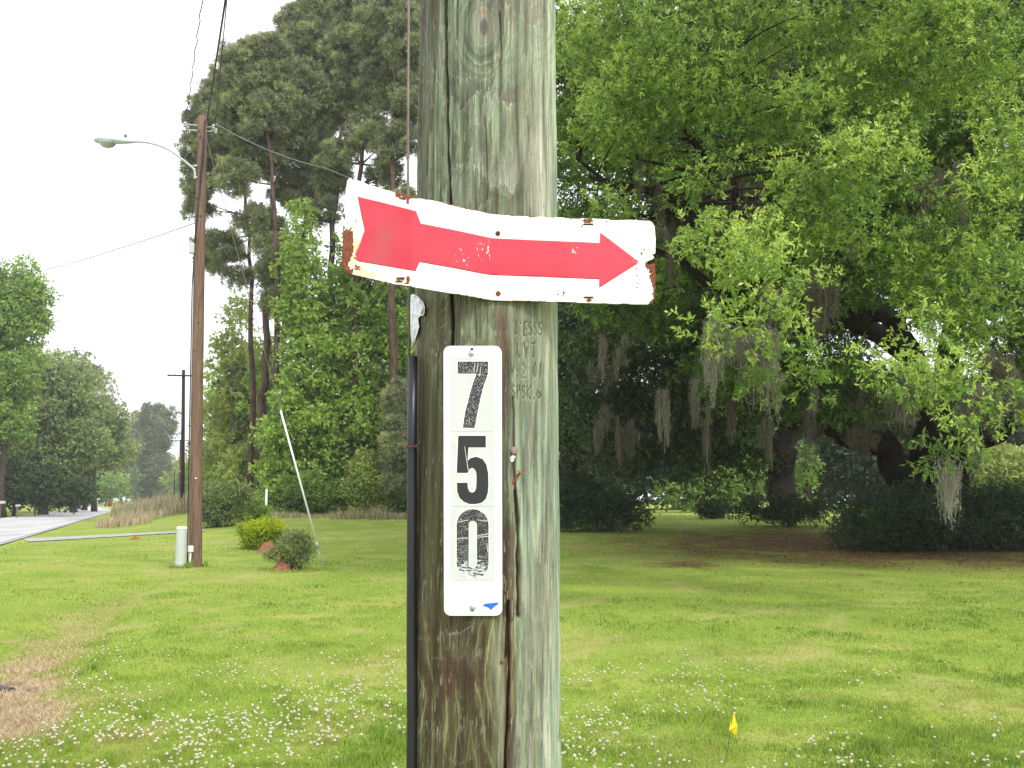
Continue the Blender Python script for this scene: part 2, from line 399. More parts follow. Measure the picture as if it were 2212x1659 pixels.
# fallen leaves below the oaks
n = 9000
X = rng.uniform(1, 26, n*3); Y = rng.uniform(14, 40, n*3); li = lawn_masks(X, Y)[2]; k = rng.uniform(0, 1, n*3) < li*.8
P = np.stack([X[k], Y[k], terr(X[k], Y[k])+.015], -1); n = len(P)
th = rng.uniform(0, 6.28, n); d = np.stack([np.cos(th), np.sin(th), rng.uniform(-.1, .4, n)], -1); s = np.stack([-np.sin(th), np.cos(th), rng.uniform(-.3, .3, n)], -1)
Lf = rng.uniform(.05, .12, n)[:, None]
v = np.stack([P, P+d*Lf*.5+s*Lf*.25, P+d*Lf, P+d*Lf*.5-s*Lf*.25], 1).reshape(-1, 3)
M['litter'] = leafmat('dead_leaf', [(0, (.04, .02, .012)), (.5, (.14, .055, .03)), (.85, (.26, .13, .07)), (1, (.4, .3, .18))], .05, .8)
tag(fastmesh('leaf_litter', v, np.arange(n*4).reshape(n, 4), M['litter'], None, {'tone': rng.uniform(0, 1, n)}), 'fallen red brown leaves scattered under the oak trees', 'leaves', None, 'stuff')

# clover
def clover_head(r=random):
    mb = MB()
    mb.tone = .0
    mb.tube([(0, 0, -.065), (.002, .001, -.03), (0, 0, 0)], .0012, 4)
    rr = .0105
    for i in range(34):
        z = 1-1.75*i/33.; a = i*2.399; q = math.sqrt(max(0, 1-z*z))
        d = Vector((q*math.cos(a), q*math.sin(a), z)); s = d.cross(Vector((.2, .1, 1))).normalized(); t2 = d.cross(s)
        mb.tone = .15 if z < -.25 else (.55 if z < .1 else .95)
        b_ = d*rr*.5; tip = d*rr*(1.0+.15*random.random()) + Vector((0, 0, .002))
        sz = .0035
        mb.add([tuple(b_+s*sz), tuple(tip), tuple(b_-s*sz), tuple(tip*.97+t2*sz)], [[0, 1, 2], [0, 3, 1], [1, 3, 2]])
    return mb
def clover_density(u, v):
    a = 0
    for (cu, cv, ru, rv, w_) in [(230, 1455, 150, 60, 1), (420, 1560, 330, 75, 1.1), (700, 1540, 190, 90, 1.1), (820, 1480, 120, 60, .6), (300, 1630, 300, 60, 1),
                                 (1290, 1530, 150, 80, 1.2), (1480, 1500, 170, 60, .45), (1300, 1640, 160, 50, .4), (1900, 1490, 300, 35, .25), (1800, 1640, 400, 50, .35), (700, 1640, 200, 60, .8), (560, 1480, 220, 60, .45)]:
        a = np.maximum(a, w_*np.exp(-(((u-cu)/ru)**2+((v-cv)/rv)**2)))
    return np.maximum(a, .012*(v > 1250))
cand = []
U = rng.uniform(-60, 2270, 30000); Vv = rng.uniform(1230, 1690, 30000)
Pg = gp(U, Vv); cl = fbm(Pg[:, 0]*1.9, Pg[:, 1]*1.9, 77)
acc = rng.uniform(0, 1, 30000) < clover_density(U, Vv)*.36*sm(.30, .62, cl)
st = lawn_masks(Pg[:, 0], Pg[:, 1])[0]; acc &= st < .3
Pg = Pg[acc]; Pg[:, 2] = terr(Pg[:, 0], Pg[:, 1]) + .055
order = np.argsort(np.hypot(Pg[:, 0], Pg[:, 1])); Pg = Pg[order]
print('clover', len(Pg))
protos = []
for i in range(4):
    random.seed(i); me = clover_head()
    protos.append(me)
LBL = 'small round white clover flower standing in the green lawn grass'
pm = []
for i, mbp in enumerate(protos):
    o = mbp.build('clover_flower', M['clover']); pm.append(o); o.location = Pg[i].tolist()
    tag(o, LBL, 'flower', 'clover flowers in the lawn')
for i in range(4, min(300, len(Pg))):
    o = pm[i % 4].copy(); COL.objects.link(o); o.location = Pg[i].tolist()
    o.rotation_euler = (random.uniform(-.3, .3), random.uniform(-.3, .3), random.uniform(0, 6)); s = random.uniform(.6, .95); o.scale = (s, s, s)
rest = Pg[300:]
pv = np.concatenate(protos[0].v); pt = np.array(protos[0].t)
tri = []; tt = []
for q, tq in zip(protos[0].f, protos[0].t):
    for j in range(1, len(q)-1): tri.append([q[0], q[j], q[j+1]]); tt.append(tq)
tri = np.array(tri); k = len(rest)
if k:
    sc = rng.uniform(.6, .95, k)[:, None, None]
    vv = pv[None]*sc + rest[:, None, :]
    ff = (tri[None]+np.arange(k)[:, None, None]*len(pv)).reshape(-1, 3)
    tag(fastmesh('clover_flowers', vv.reshape(-1, 3), ff, M['clover'], None, {'tone': np.tile(tt, k)}), 'drift of white clover flowers further off in the lawn', 'flowers', None, 'stuff')

# ------------------------------------------------------------------ foliage helpers
def leafquads(P, D, L, W, r):
    n = len(P); q = r.normal(0, 1, (n, 3)); q[:, 2] *= 1.0
    s = np.cross(D, q); s /= np.linalg.norm(s, axis=1)[:, None]+1e-9
    L = L[:, None]; W = W[:, None]
    v = np.stack([P, P+D*L*.45+s*W/2, P+D*L, P+D*L*.45-s*W/2], 1).reshape(-1, 3)
    return v
def unit(v): return v/(np.linalg.norm(v, axis=-1, keepdims=True)+1e-9)
def bez(a, c, b, n=6):
    return [(1-t)**2*a + 2*t*(1-t)*c + t*t*b for t in np.linspace(0, 1, n)]
def blob_clumps(blobs, r, cr, dens):
    """blobs: (px,py,rx,ry,Y[,depth]) -> clump centres, radii"""
    C = []; T = []
    for i, bl in enumerate(blobs):
        px, py, rx, ry, Y = bl[:5]
        c = at(px, py, Y); a = rx/F*Y; b_ = ry/F*Y; dp = bl[5] if len(bl) > 5 else (a+b_)/2*.9
        vol = a*b_*dp*4.19
        n = max(3, int(dens*vol/(cr**3*4.19)*1.6))
        d = unit(r.normal(0, 1, (n, 3))); rad = r.uniform(.15, 1, n)**.45
        p = c + d*rad[:, None]*np.array([a, dp, b_])*.93
        C.append(p); T.append(np.full(n, bl[6] if len(bl) > 6 else 0.))
    return np.concatenate(C), np.concatenate(T)
def crown_leaves(C, T, r, cr, nl, L, W, twig=8, zf=.75, droop=0., top=.25, tvar=.12, outward=.8, base_tone=.4):
    """nl leaves per clump grouped in twigs that radiate from clump centres"""
    nt_ = max(1, nl//twig); n = len(C)*nt_
    cc = np.repeat(C, nt_, 0); ct = np.repeat(T + r.normal(0, tvar, len(C)), nt_); cs = np.repeat(r.uniform(.65, 1.35, len(C)), nt_)*cr
    d = unit(r.normal(0, 1, (n, 3))); rad = r.uniform(.2, 1, n)**.5
    off = d*np.array([1, 1, zf])*(rad*cs)[:, None]
    p = cc+off
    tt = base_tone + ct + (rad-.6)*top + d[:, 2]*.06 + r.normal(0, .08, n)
    tw = unit(d*outward + r.normal(0, .5, (n, 3)) + np.array([0, 0, -droop]))
    p = np.repeat(p, twig, 0); tw = np.repeat(tw, twig, 0); tt = np.repeat(tt, twig)
    m = len(p); k = np.tile(np.arange(twig), n)/twig
    tl = L*1.6
    p = p + tw*(k*tl)[:, None]
    ld = unit(tw*.8 + unit(r.normal(0, 1, (m, 3)))*.9)
    v = leafquads(p, ld, L*r.uniform(.6, 1.2, m), W*r.uniform(.7, 1.2, m), r)
    return v, np.clip(tt+r.normal(0, .06, m)+k*.10, 0, 1)
def needle_tufts(C, T, r, cr, ntuft, L, W, nn=9, zf=.6, base_tone=.4, tvar=.13):
    n = len(C)*ntuft
    cc = np.repeat(C, ntuft, 0); ct = np.repeat(T+r.normal(0, tvar, len(C)), ntuft); cs = np.repeat(r.uniform(.6, 1.35, len(C)), ntuft)*cr
    d = unit(r.normal(0, 1, (n, 3))); rad = r.uniform(.1, 1, n)**.6
    p = cc + d*np.array([1, 1, zf])*(rad*cs)[:, None]
    tw = unit(d + np.array([0, 0, .55])); tt = base_tone+ct+(rad-.6)*.7+r.normal(0, .08, n)
    p = np.repeat(p, nn, 0); tw = np.repeat(tw, nn, 0); tt = np.repeat(tt, nn); m = len(p)
    ld = unit(tw*.75+unit(r.normal(0, 1, (m, 3)))*.9)
    v = leafquads(p, ld, L*r.uniform(.7, 1.2, m), np.full(m, W), r)
    return v, np.clip(tt+r.normal(0, .05, m), 0, 1)
def P3(p): return np.array(p, float)
def tree(name, label, cat, base_px, Y, trunk_px, r0_, blobs, mat, kind='leaf', cr=.8, dens=1., nl=220, L=.14, W=.06, seed=1, group=None,
         bark='bark', limbs=14, r1_=None, base_tone=.4, tvar=.12, twig=8, zf=.75, droop=.1, extra_limbs=None, trunkname='trunk', crown_children=True, top=.25, limb_r=None, limb_lo=.35):
    r = np.random.default_rng(seed)
    bx = gx(base_px, Y); base = P3((bx, Y, 0))
    z0_ = float(terr(bx, Y)); root = thing(name, label, cat, (bx, Y, z0_), group)
    pts = [P3((bx, Y, z0_-.1))] + [at(a, b_, Y) for a, b_ in trunk_px]
    # refine + wobble the trunk
    dense = []
    for a, b_ in zip(pts[:-1], pts[1:]):
        for k in range(4): dense.append(a+(b_-a)*k/4 + (r.normal(0, .25*r0_, 3)*np.array([1, 1, .2]) if (k or dense) else 0))
    dense.append(pts[-1]); nd = len(dense); r1 = r1_ or r0_*.25
    rads = [r0_*(1+.5*max(0, 1-i*.9)) + (r1-r0_)*(i/(nd-1)) for i in range(nd)]
    mb = MB(); mb.tube(dense, rads, 10)
    blobs = [tuple(b_)+(Y,) if len(b_) == 4 else b_ for b_ in blobs]
    C, T = blob_clumps(blobs, r, cr, dens)
    idxs = r.permutation(len(C))[:limbs]
    for i in idxs:
        c = C[i]; zt = c[2] - abs(r.normal(.18, .06))*np.linalg.norm(c[:2]-dense[-1][:2]) - .5
        zz = [q[2] for q in dense]; lo = zz[0]+(zz[-1]-zz[0])*limb_lo; zt = min(max(zt, lo), zz[-1])
        j = int(np.argmin([abs(z_-zt) for z_ in zz])); a = P3(dense[j])
        mid = (a+c)/2 + P3((0, 0, -.06*np.linalg.norm(c-a))) + r.normal(0, .05*np.linalg.norm(c-a), 3)
        rr = min(rads[j]*.55, limb_r or 9)
        pp = bez(a, mid, c, 7); mb.tube(pp, [rr*(1-.85*k/6) for k in range(7)], 6, False)
        for q in range(2):     # side branches
            s0 = pp[r.integers(2, 6)]; c2 = C[int(np.argmin(np.linalg.norm(C-(s0+r.normal(0, cr*1.5, 3)), axis=1)))]
            if np.linalg.norm(c2-s0) < cr*5: mb.tube(bez(s0, (s0+c2)/2+r.normal(0, .1*cr, 3), c2, 4), [rr*.4, rr*.3, rr*.2, rr*.1], 5, False)
    for el in (extra_limbs or []):
        mb.tube(el[0], el[1], 8)
    mb.build(trunkname, M[bark], root, True)
    if kind == 'leaf': v, tt = crown_leaves(C, T, r, cr, nl, L, W, twig, zf, droop, top, tvar, base_tone=base_tone)
    else: v, tt = needle_tufts(C, T, r, cr, nl, L, W, base_tone=base_tone, tvar=tvar, zf=zf)
    fastmesh('crown', v, np.arange(len(v)).reshape(-1, 4), M[mat], root, {'tone': tt})
    return root

#NEXT
# ------------------------------------------------------------------ near utility pole (close-up wood)
PX, PY = -.057, 1.97
def prad(z): return .1605 - .0004*(np.clip(z, 0, 3)-1) - .004*np.maximum(z-3, 0)
def stroke_glyphs():
    G = {'J': [[(.2, 0), (.9, 0), (.6, 0), (.6, .8), (.4, 1), (.1, .8)]], 'E': [[(1, 0), (.1, 0), (.1, 1), (1, 1)], [(.1, .5), (.8, .5)]],
         'S': [[(.9, .12), (.5, 0), (.1, .2), (.2, .42), (.8, .58), (.9, .8), (.5, 1), (.1, .88)]], 'U': [[(.1, 0), (.1, .8), (.5, 1), (.9, .8), (.9, 0)]],
         'W': [[(0, 0), (.25, 1), (.5, .3), (.75, 1), (1, 0)]], 'T': [[(0, 0), (1, 0)], [(.5, 0), (.5, 1)]], 'V': [[(.05, 0), (.5, 1), (.95, 0)]],
         '-': [[(.2, .5), (.8, .5)]], '2': [[(.1, .2), (.4, 0), (.85, .15), (.8, .45), (.1, 1), (.95, 1)]], '0': [[(.5, 0), (.9, .25), (.9, .75), (.5, 1), (.1, .75), (.1, .25), (.5, 0)]],
         '1': [[(.5, 0), (.5, 1)]], 'P': [[(.1, 1), (.1, 0), (.8, .05), (.85, .4), (.1, .5)]], 'K': [[(.1, 0), (.1, 1)], [(.9, 0), (.1, .55), (.9, 1)]],
         '6': [[(.8, .05), (.3, .3), (.1, .7), (.5, 1), (.9, .8), (.7, .5), (.15, .65)]], '.': [[(.45, .92), (.55, 1)]], "'": [[(.5, 0), (.4, .15)]], ':': [[(.5, .3), (.5, .38)]]}
    out_ = []
    for s, x0, x1, y0, y1 in (("J'ESSS", 1110, 1173, 695, 724), ('UWT', 1116, 1160, 740, 772), ('V-2:01', 1101, 1175, 784, 816), ('SPSK.6', 1104, 1172, 832, 861)):
        w_ = (x1-x0)/len(s)
        for i, ch in enumerate(s):
            for pl in G[ch]:
                out_.append([(x0+w_*(i+.1+.75*a)+random.uniform(-.9, .9), y0+(y1-y0)*b+random.uniform(-1.2, 1.2)) for a, b in pl])
    return out_
def build_near_pole():
    # theta measured from the front (towards the camera)
    front = np.linspace(-1.62, 1.62, 430); back = np.linspace(1.62, 2*np.pi-1.62, 40)[1:-1]
    th = np.concatenate([front, back])
    z = np.concatenate([[-.4, .2, .6], np.arange(.88, 3.02, .0027), [3.2, 3.6, 4.2, 5, 6, 7.5, 9, 10.2, 11]])
    TH, Z = np.meshgrid(th, z); sh = TH.shape; TH = TH.ravel(); Z = Z.ravel()
    rad = prad(Z)
    def pos(rad): return np.stack([PX + rad*np.sin(TH), PY - rad*np.cos(TH), Z], -1)
    P = pos(rad); u, v = proj(P); u = np.where(np.abs(TH) > 1.62, 1300+TH*100, u)
    fine = (Z > .87) & (Z < 3.03)
    v = np.where(fine, v, -Z*400)
    uu = TH*150      # unrolled coordinate, px-like
    # grain phase
    def cathedral(uc, vc, su, sv, s): # U shapes
        return s*np.exp(-((u-uc)/su)**2-((v-vc)/sv)**2)
    rag = (fbm(u/3.2, v/26, 41, 2)-.5)*.20 + (fbm(u/9, v/60, 42, 3)-.5)*.42
    ph = v/330 + fbm(uu/85, v/420, 43, 3)*4.2 + rag
    ph += ((uu+10)/85)**2*.9*sm(350, 700, v)*0 
    wl = (1-sm(420, 640, v)); ph += wl*((u-1040)/120)**2*1.3
    wb = sm(1250, 1420, v); ph += wb*np.abs(u-1015)/70*1.5*np.sign(.4+np.cos((v-1330)/55.)) * .5
    kd = np.sqrt(((u-1042)/36)**2+((v-58)/60)**2); wk = np.exp(-(kd/1.7)**3)
    ph = ph*(1-wk) + wk*(kd*1.7+rag*.4)
    kd2 = np.sqrt(((u-1165)/30)**2+((v-45)/60)**2); wk2 = np.exp(-(kd2/1.2)**3)*.8; ph = ph*(1-wk2)+wk2*(kd2*1.5+rag)
    kd3 = np.sqrt(((u-1020)/22)**2+((v-1405)/60)**2); wk3 = np.exp(-(kd3/1.6)**3)*.8; ph = ph*(1-wk3)+wk3*(kd3*1.7+rag*1.5)
    ph2 = ph*2.1; fr = ph2-np.floor(ph2); bi = np.floor(ph2).astype(np.int64); bt = _h(bi, bi*0+3, 9)
    line = np.clip(1-np.abs(fr-.5)/.085, 0, 1)**1.0
    lnz = sm(.35, .7, fbm(u/30, v/70, 50, 3))
    dark = sm(.15, .45, fr)*(1-sm(.5, .52, fr))     # darkens towards the pale ring line, ragged step
    fib = fbm(uu/1.6, v/55, 44, 3); fib2 = fbm(uu/5, v/140, 45, 3); bigp = fbm(uu/60, v/150, 46, 3)
    S = lambda *c: np.array([((x/255+.055)/1.055)**2.4 for x in c])
    greengrey = S(118, 128, 102); mint = S(132, 152, 126); pale = S(166, 170, 148); olive = S(98, 96, 66); brown = S(86, 70, 56); yell = S(178, 182, 140); dk = S(62, 56, 42); grey = S(134, 128, 118)
    def lerp(a, b, t): return a + (b-a)*np.clip(t, 0, 1)[:, None]
    one = np.ones((len(u), 1))
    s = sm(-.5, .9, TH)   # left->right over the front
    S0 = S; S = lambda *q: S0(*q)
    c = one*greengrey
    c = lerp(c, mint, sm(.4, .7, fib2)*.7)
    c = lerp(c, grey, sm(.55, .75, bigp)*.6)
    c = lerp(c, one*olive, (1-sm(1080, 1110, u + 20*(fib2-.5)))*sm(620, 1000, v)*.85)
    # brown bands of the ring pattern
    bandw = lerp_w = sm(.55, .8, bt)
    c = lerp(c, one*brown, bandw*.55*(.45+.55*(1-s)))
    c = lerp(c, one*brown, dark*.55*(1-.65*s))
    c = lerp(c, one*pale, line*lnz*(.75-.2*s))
    # lower left: strongly contrasted brown and pale olive
    ll = (1-sm(1085, 1108, u))*sm(1290, 1380, v)
    phl = np.abs(u-1014+26*(vn(v/110, v*0, 21)-.5)+10*(fbm(u/14, v/50, 22, 3)-.5))/27 + -np.sqrt((v-1480)**2+400)/230 + fbm(u/45, v/210, 23, 3)*1.5
    fr3 = phl % 1
    c = lerp(c, one*S(166, 158, 112), ll*np.clip(1-np.abs(fr3-.5)/.085, 0, 1)**.6*.75)
    c = lerp(c, one*S(80, 66, 44), ll*(np.abs(fr3-.5) > .3)*.6)
    # pale right side
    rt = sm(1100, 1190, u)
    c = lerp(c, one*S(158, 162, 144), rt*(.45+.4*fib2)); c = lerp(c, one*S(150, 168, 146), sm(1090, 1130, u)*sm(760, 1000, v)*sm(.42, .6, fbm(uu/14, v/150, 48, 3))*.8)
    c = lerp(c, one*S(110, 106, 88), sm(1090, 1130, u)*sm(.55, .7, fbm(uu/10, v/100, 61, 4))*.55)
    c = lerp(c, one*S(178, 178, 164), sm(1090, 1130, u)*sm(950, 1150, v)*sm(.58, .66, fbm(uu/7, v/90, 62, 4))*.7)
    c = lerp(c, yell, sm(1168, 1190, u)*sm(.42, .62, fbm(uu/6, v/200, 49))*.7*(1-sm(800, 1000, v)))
    c = lerp(c, S(160, 185, 165), sm(.97, 1.2, TH)*.35)
    # named patches
    def feature(pts, fade, col, k, side=1, linek=.8, jag=1.0, lcol=(176, 178, 158)):
        nonlocal c
        xs_ = [p[0] for p in pts]; vc = np.interp(u, xs_, [p[1] for p in pts]) + ((fbm(u/2.6, v*0, 72, 3)-.5)*24 + (fbm(u/2, v/16, 73, 2)-.5)*9)*jag
        win = sm(xs_[0]-4, xs_[0]+3, u)*(1-sm(xs_[-1]-3, xs_[-1]+4, u)); d = (vc-v)*side
        c = lerp(c, one*S(*col), win*k*np.exp(-np.maximum(d, 0)/fade)*sm(-.8, .8, d))
        c = lerp(c, one*S(*lcol), win*linek*np.clip(1-np.abs(d+1.5)/2.6, 0, 1))
    def patch(x0, x1, y0, y1, col, k, soft=8, rg=1.0):
        nonlocal c
        j = (fbm(u/6, v/40, 71, 3)-.5)*26*rg; j2 = (fbm(u/3.2, v/300, 74, 3)-.5)*110*rg
        m_ = sm(x0-soft, x0+soft, u+j*.35)*(1-sm(x1-soft, x1+soft, u+j*.35))*sm(y0-soft*2, y0+soft*2, v+j2)*(1-sm(y1-soft*2, y1+soft*2, v+j2))
        c = lerp(c, one*S(*col), m_*k)
    patch(1068, 1100, 650, 900, (96, 74, 62), .75)
    feature([(964, 165), (975, 205), (995, 240), (1015, 218), (1037, 190), (1045, 203), (1060, 195), (1072, 165)], 26, (88, 78, 72), .85)
    feature([(1077, 218), (1083, 211), (1097, 231), (1105, 214), (1114, 225)], 38, (90, 78, 76), .85)
    feature([(1022, 262), (1050, 274), (1066, 244), (1074, 210)], 22, (150, 158, 146), .6)
    feature([(978, 363), (998, 355), (1014, 330), (1028, 280)], 24, (98, 98, 80), .6)
    feature([(1026, 363), (1040, 358), (1060, 400), (1074, 403), (1090, 394), (1107, 411), (1121, 389), (1134, 330)], 34, (156, 152, 146), .75)
    feature([(1034, 366), (1060, 412), (1100, 424), (1130, 400)], 30, (88, 92, 68), .6, -1, .2)
    feature([(964, 156), (998, 172), (1037, 166), (1071, 156), (1099, 110), (1112, 60)], 30, (112, 122, 98), .5)
    feature([(916, 60), (926, 120), (942, 165), (956, 192)], 16, (96, 100, 82), .6)
    feature([(920, 160), (935, 220), (945, 300), (958, 420)], 20, (92, 96, 74), .4)
    feature([(1128, 30), (1142, 60), (1160, 50), (1180, 34)], 24, (120, 108, 90), .5)
    feature([(1118, 1278), (1143, 1325), (1155, 1340), (1172, 1338), (1186, 1270)], 60, (168, 168, 150), .6, 1, .1)
    feature([(1118, 1284), (1143, 1333), (1155, 1348), (1172, 1344), (1190, 1276)], 34, (118, 116, 98), .6, -1, .1)
    feature([(964, 1363), (971, 1370), (981, 1365), (991, 1368), (1016, 1353)], 22, (78, 70, 58), .8, 1, .9, .5)
    feature([(936, 1424), (964, 1425), (981, 1429), (995, 1422), (1016, 1420)], 40, (84, 62, 50), .75, -1, .3, .4)
    feature([(1076, 1665), (1100, 1672), (1120, 1660)], 20, (150, 160, 150), .6, 1, .8)
    feature([(915, 1610), (940, 1560), (965, 1640), (990, 1655), (1020, 1640), (1040, 1600), (1060, 1650)], 26, (88, 74, 50), .6, -1, .8, .6, (150, 142, 100))
    feature([(1008, 1130), (1030, 1190), (1068, 1130)], 26, (84, 80, 60), .4)
    patch(905, 955, 600, 1350, (92, 84, 60), .55, 14); patch(1086, 1112, 1130, 1700, (82, 62, 48), .85, 4)
    patch(1094, 1110, 1360, 1420, (150, 138, 100), .9, 3); patch(1097, 1110, 1440, 1540, (140, 130, 96), .7, 3)
    patch(985, 1040, 1345, 1372, (80, 70, 60), .6, 4); patch(985, 1025, 1395, 1424, (112, 104, 88), .8, 4); patch(960, 985, 1420, 1520, (92, 68, 52), .85, 3); patch(1000, 1040, 1428, 1490, (86, 66, 54), .85, 4)
    patch(1065, 1090, 1345, 1650, (146, 148, 124), .7, 8); patch(1130, 1205, 1260, 1440, (168, 168, 148), .5, 12, 1.6)
    patch(1140, 1180, 300, 470, (176, 174, 160), .55, 8)
    # knots
    c = lerp(c, one*S(150, 146, 132), np.exp(-(kd/.62)**4)*.6); kk = ((u-1045)/8.5)**2+((v-58)/19)**2
    c = lerp(c, one*S(92, 88, 84), (1-sm(.6, 1.5, kk))*.9)
    c = lerp(c, one*S(150, 110, 76), (1-sm(.3, 1.3, ((u-1040)/22)**2+((v-22)/6)**2))*.6)
    kr = kd+rag*.25; rk = np.clip(1-np.abs((kr*3.1) % 1-.5)/.22, 0, 1)*(kr > .55)*(1-sm(1.5, 2.3, kr)); c = lerp(c, one*S(92, 104, 84), rk*.55); c = lerp(c, one*S(164, 170, 148), np.clip(1-np.abs((kr*3.1+.42) % 1-.5)/.12, 0, 1)*(kr > .5)*(1-sm(1.4, 2.1, kr))*.5)
    c = lerp(c, one*S(80, 92, 76), np.clip(1-np.abs(kr-1.02)/.16, 0, 1)*.6)
    kr2 = kd2+rag*.3; c = lerp(c, one*S(104, 110, 92), np.clip(1-np.abs((kr2*2.6) % 1-.5)/.2, 0, 1)*(1-sm(1., 1.9, kr2))*.4)
    c *= (.58+.80*fib)[:, None]*(.85+.3*fib2)[:, None]*(.86-.12*sm(500, 1000, v)+.10*s)[:, None]  # left side darker: algae, plus side shading put into the wood colour
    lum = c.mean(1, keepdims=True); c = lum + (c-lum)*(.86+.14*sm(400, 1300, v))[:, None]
    lf = fbm(uu/11, v/230, 95, 3); c *= (.72+.56*sm(.3, .7, lf))[:, None]; wsp = (fbm(uu/1.3, v/30, 96, 2) > .74)*sm(.45, .7, fbm(uu/25, v/60, 97, 3)); c = lerp(c, one*S(188, 192, 172), wsp*.5)
    c *= (1-.38*(fbm(uu/.9, v/9, 81, 2) > .80))[:, None]
    # cracks (real grooves)
    dep = np.zeros(len(u))
    def crack(pts, w_, d_, darkc=.9):
        nonlocal dep, c
        ws = w_*(.6+.8*vn(v/40, v*0, 5))
        d = dpoly(u + (vn(v/28, v*0, 8)-.5)*2.2, v, pts); g_ = np.clip(1-d/ws, 0, 1)
        dep += d_*np.minimum(g_*1.6, 1)
        c = lerp(c, one*S(34, 24, 24), np.clip(g_*1.8, 0, 1)*darkc); c = lerp(c, one*S(84, 62, 52), np.clip(1-np.abs(d-ws*1.15)/2.2, 0, 1)*.55*darkc)
    crack([(961, -60), (963, 100), (965, 220), (968, 330), (972, 430), (975, 590), (977, 700), (976, 748)], 4.2, .012)
    crack([(988, -30), (986, 84)], 1.6, .003, .6); crack([(1080, 26), (1084, 120), (1080, 140)], 1.5, .003, .6); crack([(1047, 250), (1052, 330), (1053, 430)], 1.5, .003, .5)
    crack([(1109, 860), (1111, 1010), (1114, 1060)], 2, .004, .7)
    crack([(1113, 1060), (1118, 1120), (1119, 1260), (1120, 1330)], 3.2, .010); crack([(1093, 1420), (1098, 1300), (1100, 1430), (1096, 1560), (1090, 1680)], 3.2, .010, .95)
    crack([(1210, 1560), (1206, 1600)], 1.8, .004, .8); crack([(904, 0), (896, 120)], 1.5, .003, .4); crack([(1140, 250), (1142, 330)], 1.2, .002, .5); crack([(1026, 652), (1028, 745)], 1.3, .002, .5)
    # engraved pole brand
    for pl in stroke_glyphs():
        d = dpoly(u, v, pl); g_ = np.clip(1-d/2.1, 0, 1); wear = .5+.5*sm(.38, .62, fbm(u/9, v/9, 91, 2))
        dep += .0022*np.minimum(g_*1.5, 1); c = lerp(c, one*S(58, 56, 44), np.minimum(g_*1.6, 1)*wear*.66)
        c = lerp(c, one*S(190, 192, 172), np.clip(1-np.abs(d-3.2)/1.1, 0, 1)*.28*wear)
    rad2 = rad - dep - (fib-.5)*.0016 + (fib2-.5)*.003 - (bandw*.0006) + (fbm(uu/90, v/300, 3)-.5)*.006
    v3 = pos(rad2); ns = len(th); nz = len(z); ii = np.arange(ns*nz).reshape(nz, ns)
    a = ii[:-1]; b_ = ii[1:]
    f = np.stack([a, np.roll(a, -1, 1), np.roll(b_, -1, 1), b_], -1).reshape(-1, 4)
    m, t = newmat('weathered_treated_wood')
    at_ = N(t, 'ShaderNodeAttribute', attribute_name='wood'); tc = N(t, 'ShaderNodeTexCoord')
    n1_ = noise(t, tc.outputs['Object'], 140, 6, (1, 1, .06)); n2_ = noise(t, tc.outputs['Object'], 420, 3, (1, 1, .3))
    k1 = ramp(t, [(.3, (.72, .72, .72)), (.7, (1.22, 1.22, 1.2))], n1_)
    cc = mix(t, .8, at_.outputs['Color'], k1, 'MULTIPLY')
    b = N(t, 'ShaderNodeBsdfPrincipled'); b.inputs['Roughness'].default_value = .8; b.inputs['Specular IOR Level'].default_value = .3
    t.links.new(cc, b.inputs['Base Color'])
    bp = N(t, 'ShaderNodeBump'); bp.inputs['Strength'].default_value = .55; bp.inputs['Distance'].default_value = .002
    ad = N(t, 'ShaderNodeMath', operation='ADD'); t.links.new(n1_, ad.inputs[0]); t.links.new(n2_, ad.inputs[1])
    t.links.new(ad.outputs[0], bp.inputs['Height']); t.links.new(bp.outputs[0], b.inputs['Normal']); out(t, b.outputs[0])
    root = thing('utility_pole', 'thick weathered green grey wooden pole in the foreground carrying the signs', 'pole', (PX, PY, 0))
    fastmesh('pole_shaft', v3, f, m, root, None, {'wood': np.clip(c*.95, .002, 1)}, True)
    return root
pole = build_near_pole()
def pfront(px, py, off=0.0):
    """point on the near pole's surface seen at a pixel"""
    dx, dy, dz = [float(q) for q in ray(px, py)]
    z = 1.6
    for _ in range(6):
        r_ = prad(z)+off; A = dx*dx+dy*dy; B = -2*(dx*PX+dy*PY); C_ = PX*PX+PY*PY-r_*r_
        D = B*B-4*A*C_
        t_ = (-B-math.sqrt(max(D, 0)))/(2*A); z = CH+dz*t_
    return Vector((dx*t_, dy*t_, z))
# cable guard, bare wire, staple, scrap of metal, nails
mb = MB(); xa = -.2265; yp = PY-.085
mb.tube([V(891.5, 770, yp), V(890, 960, yp), V(889.5, 1250, yp), V(889, 1400, yp), V(890, 1560, yp), Vector((V(891, 1659, yp).x, yp, .3)), Vector((V(891, 1659, yp).x-.01, yp, -.1))], .0108, 14)
mb.build('cable_guard', M['black'], pole, True)
mb = MB(); mb.tube([V(884, 772, yp), V(883, 600, yp), V(881.5, 400, yp), V(882, 200, yp), V(883.5, 0, yp), V(884, -200, yp+.0)], .0032, 8)
mb.tube([V(884, -200, yp), Vector((-.225, yp+.02, 6)), Vector((-.215, yp+.03, 10.5))], .0032, 8)
mb.build('ground_wire', M['wiregrey'], pole, True)
mb = MB(); mb.tube([V(876, 961, yp-.012), V(880, 966, yp-.016), V(890, 965, yp-.018), V(900, 964, yp-.016), V(905, 962, yp-.004)], .0022, 8)
mb.build('staple', M['rust'], pole, True)
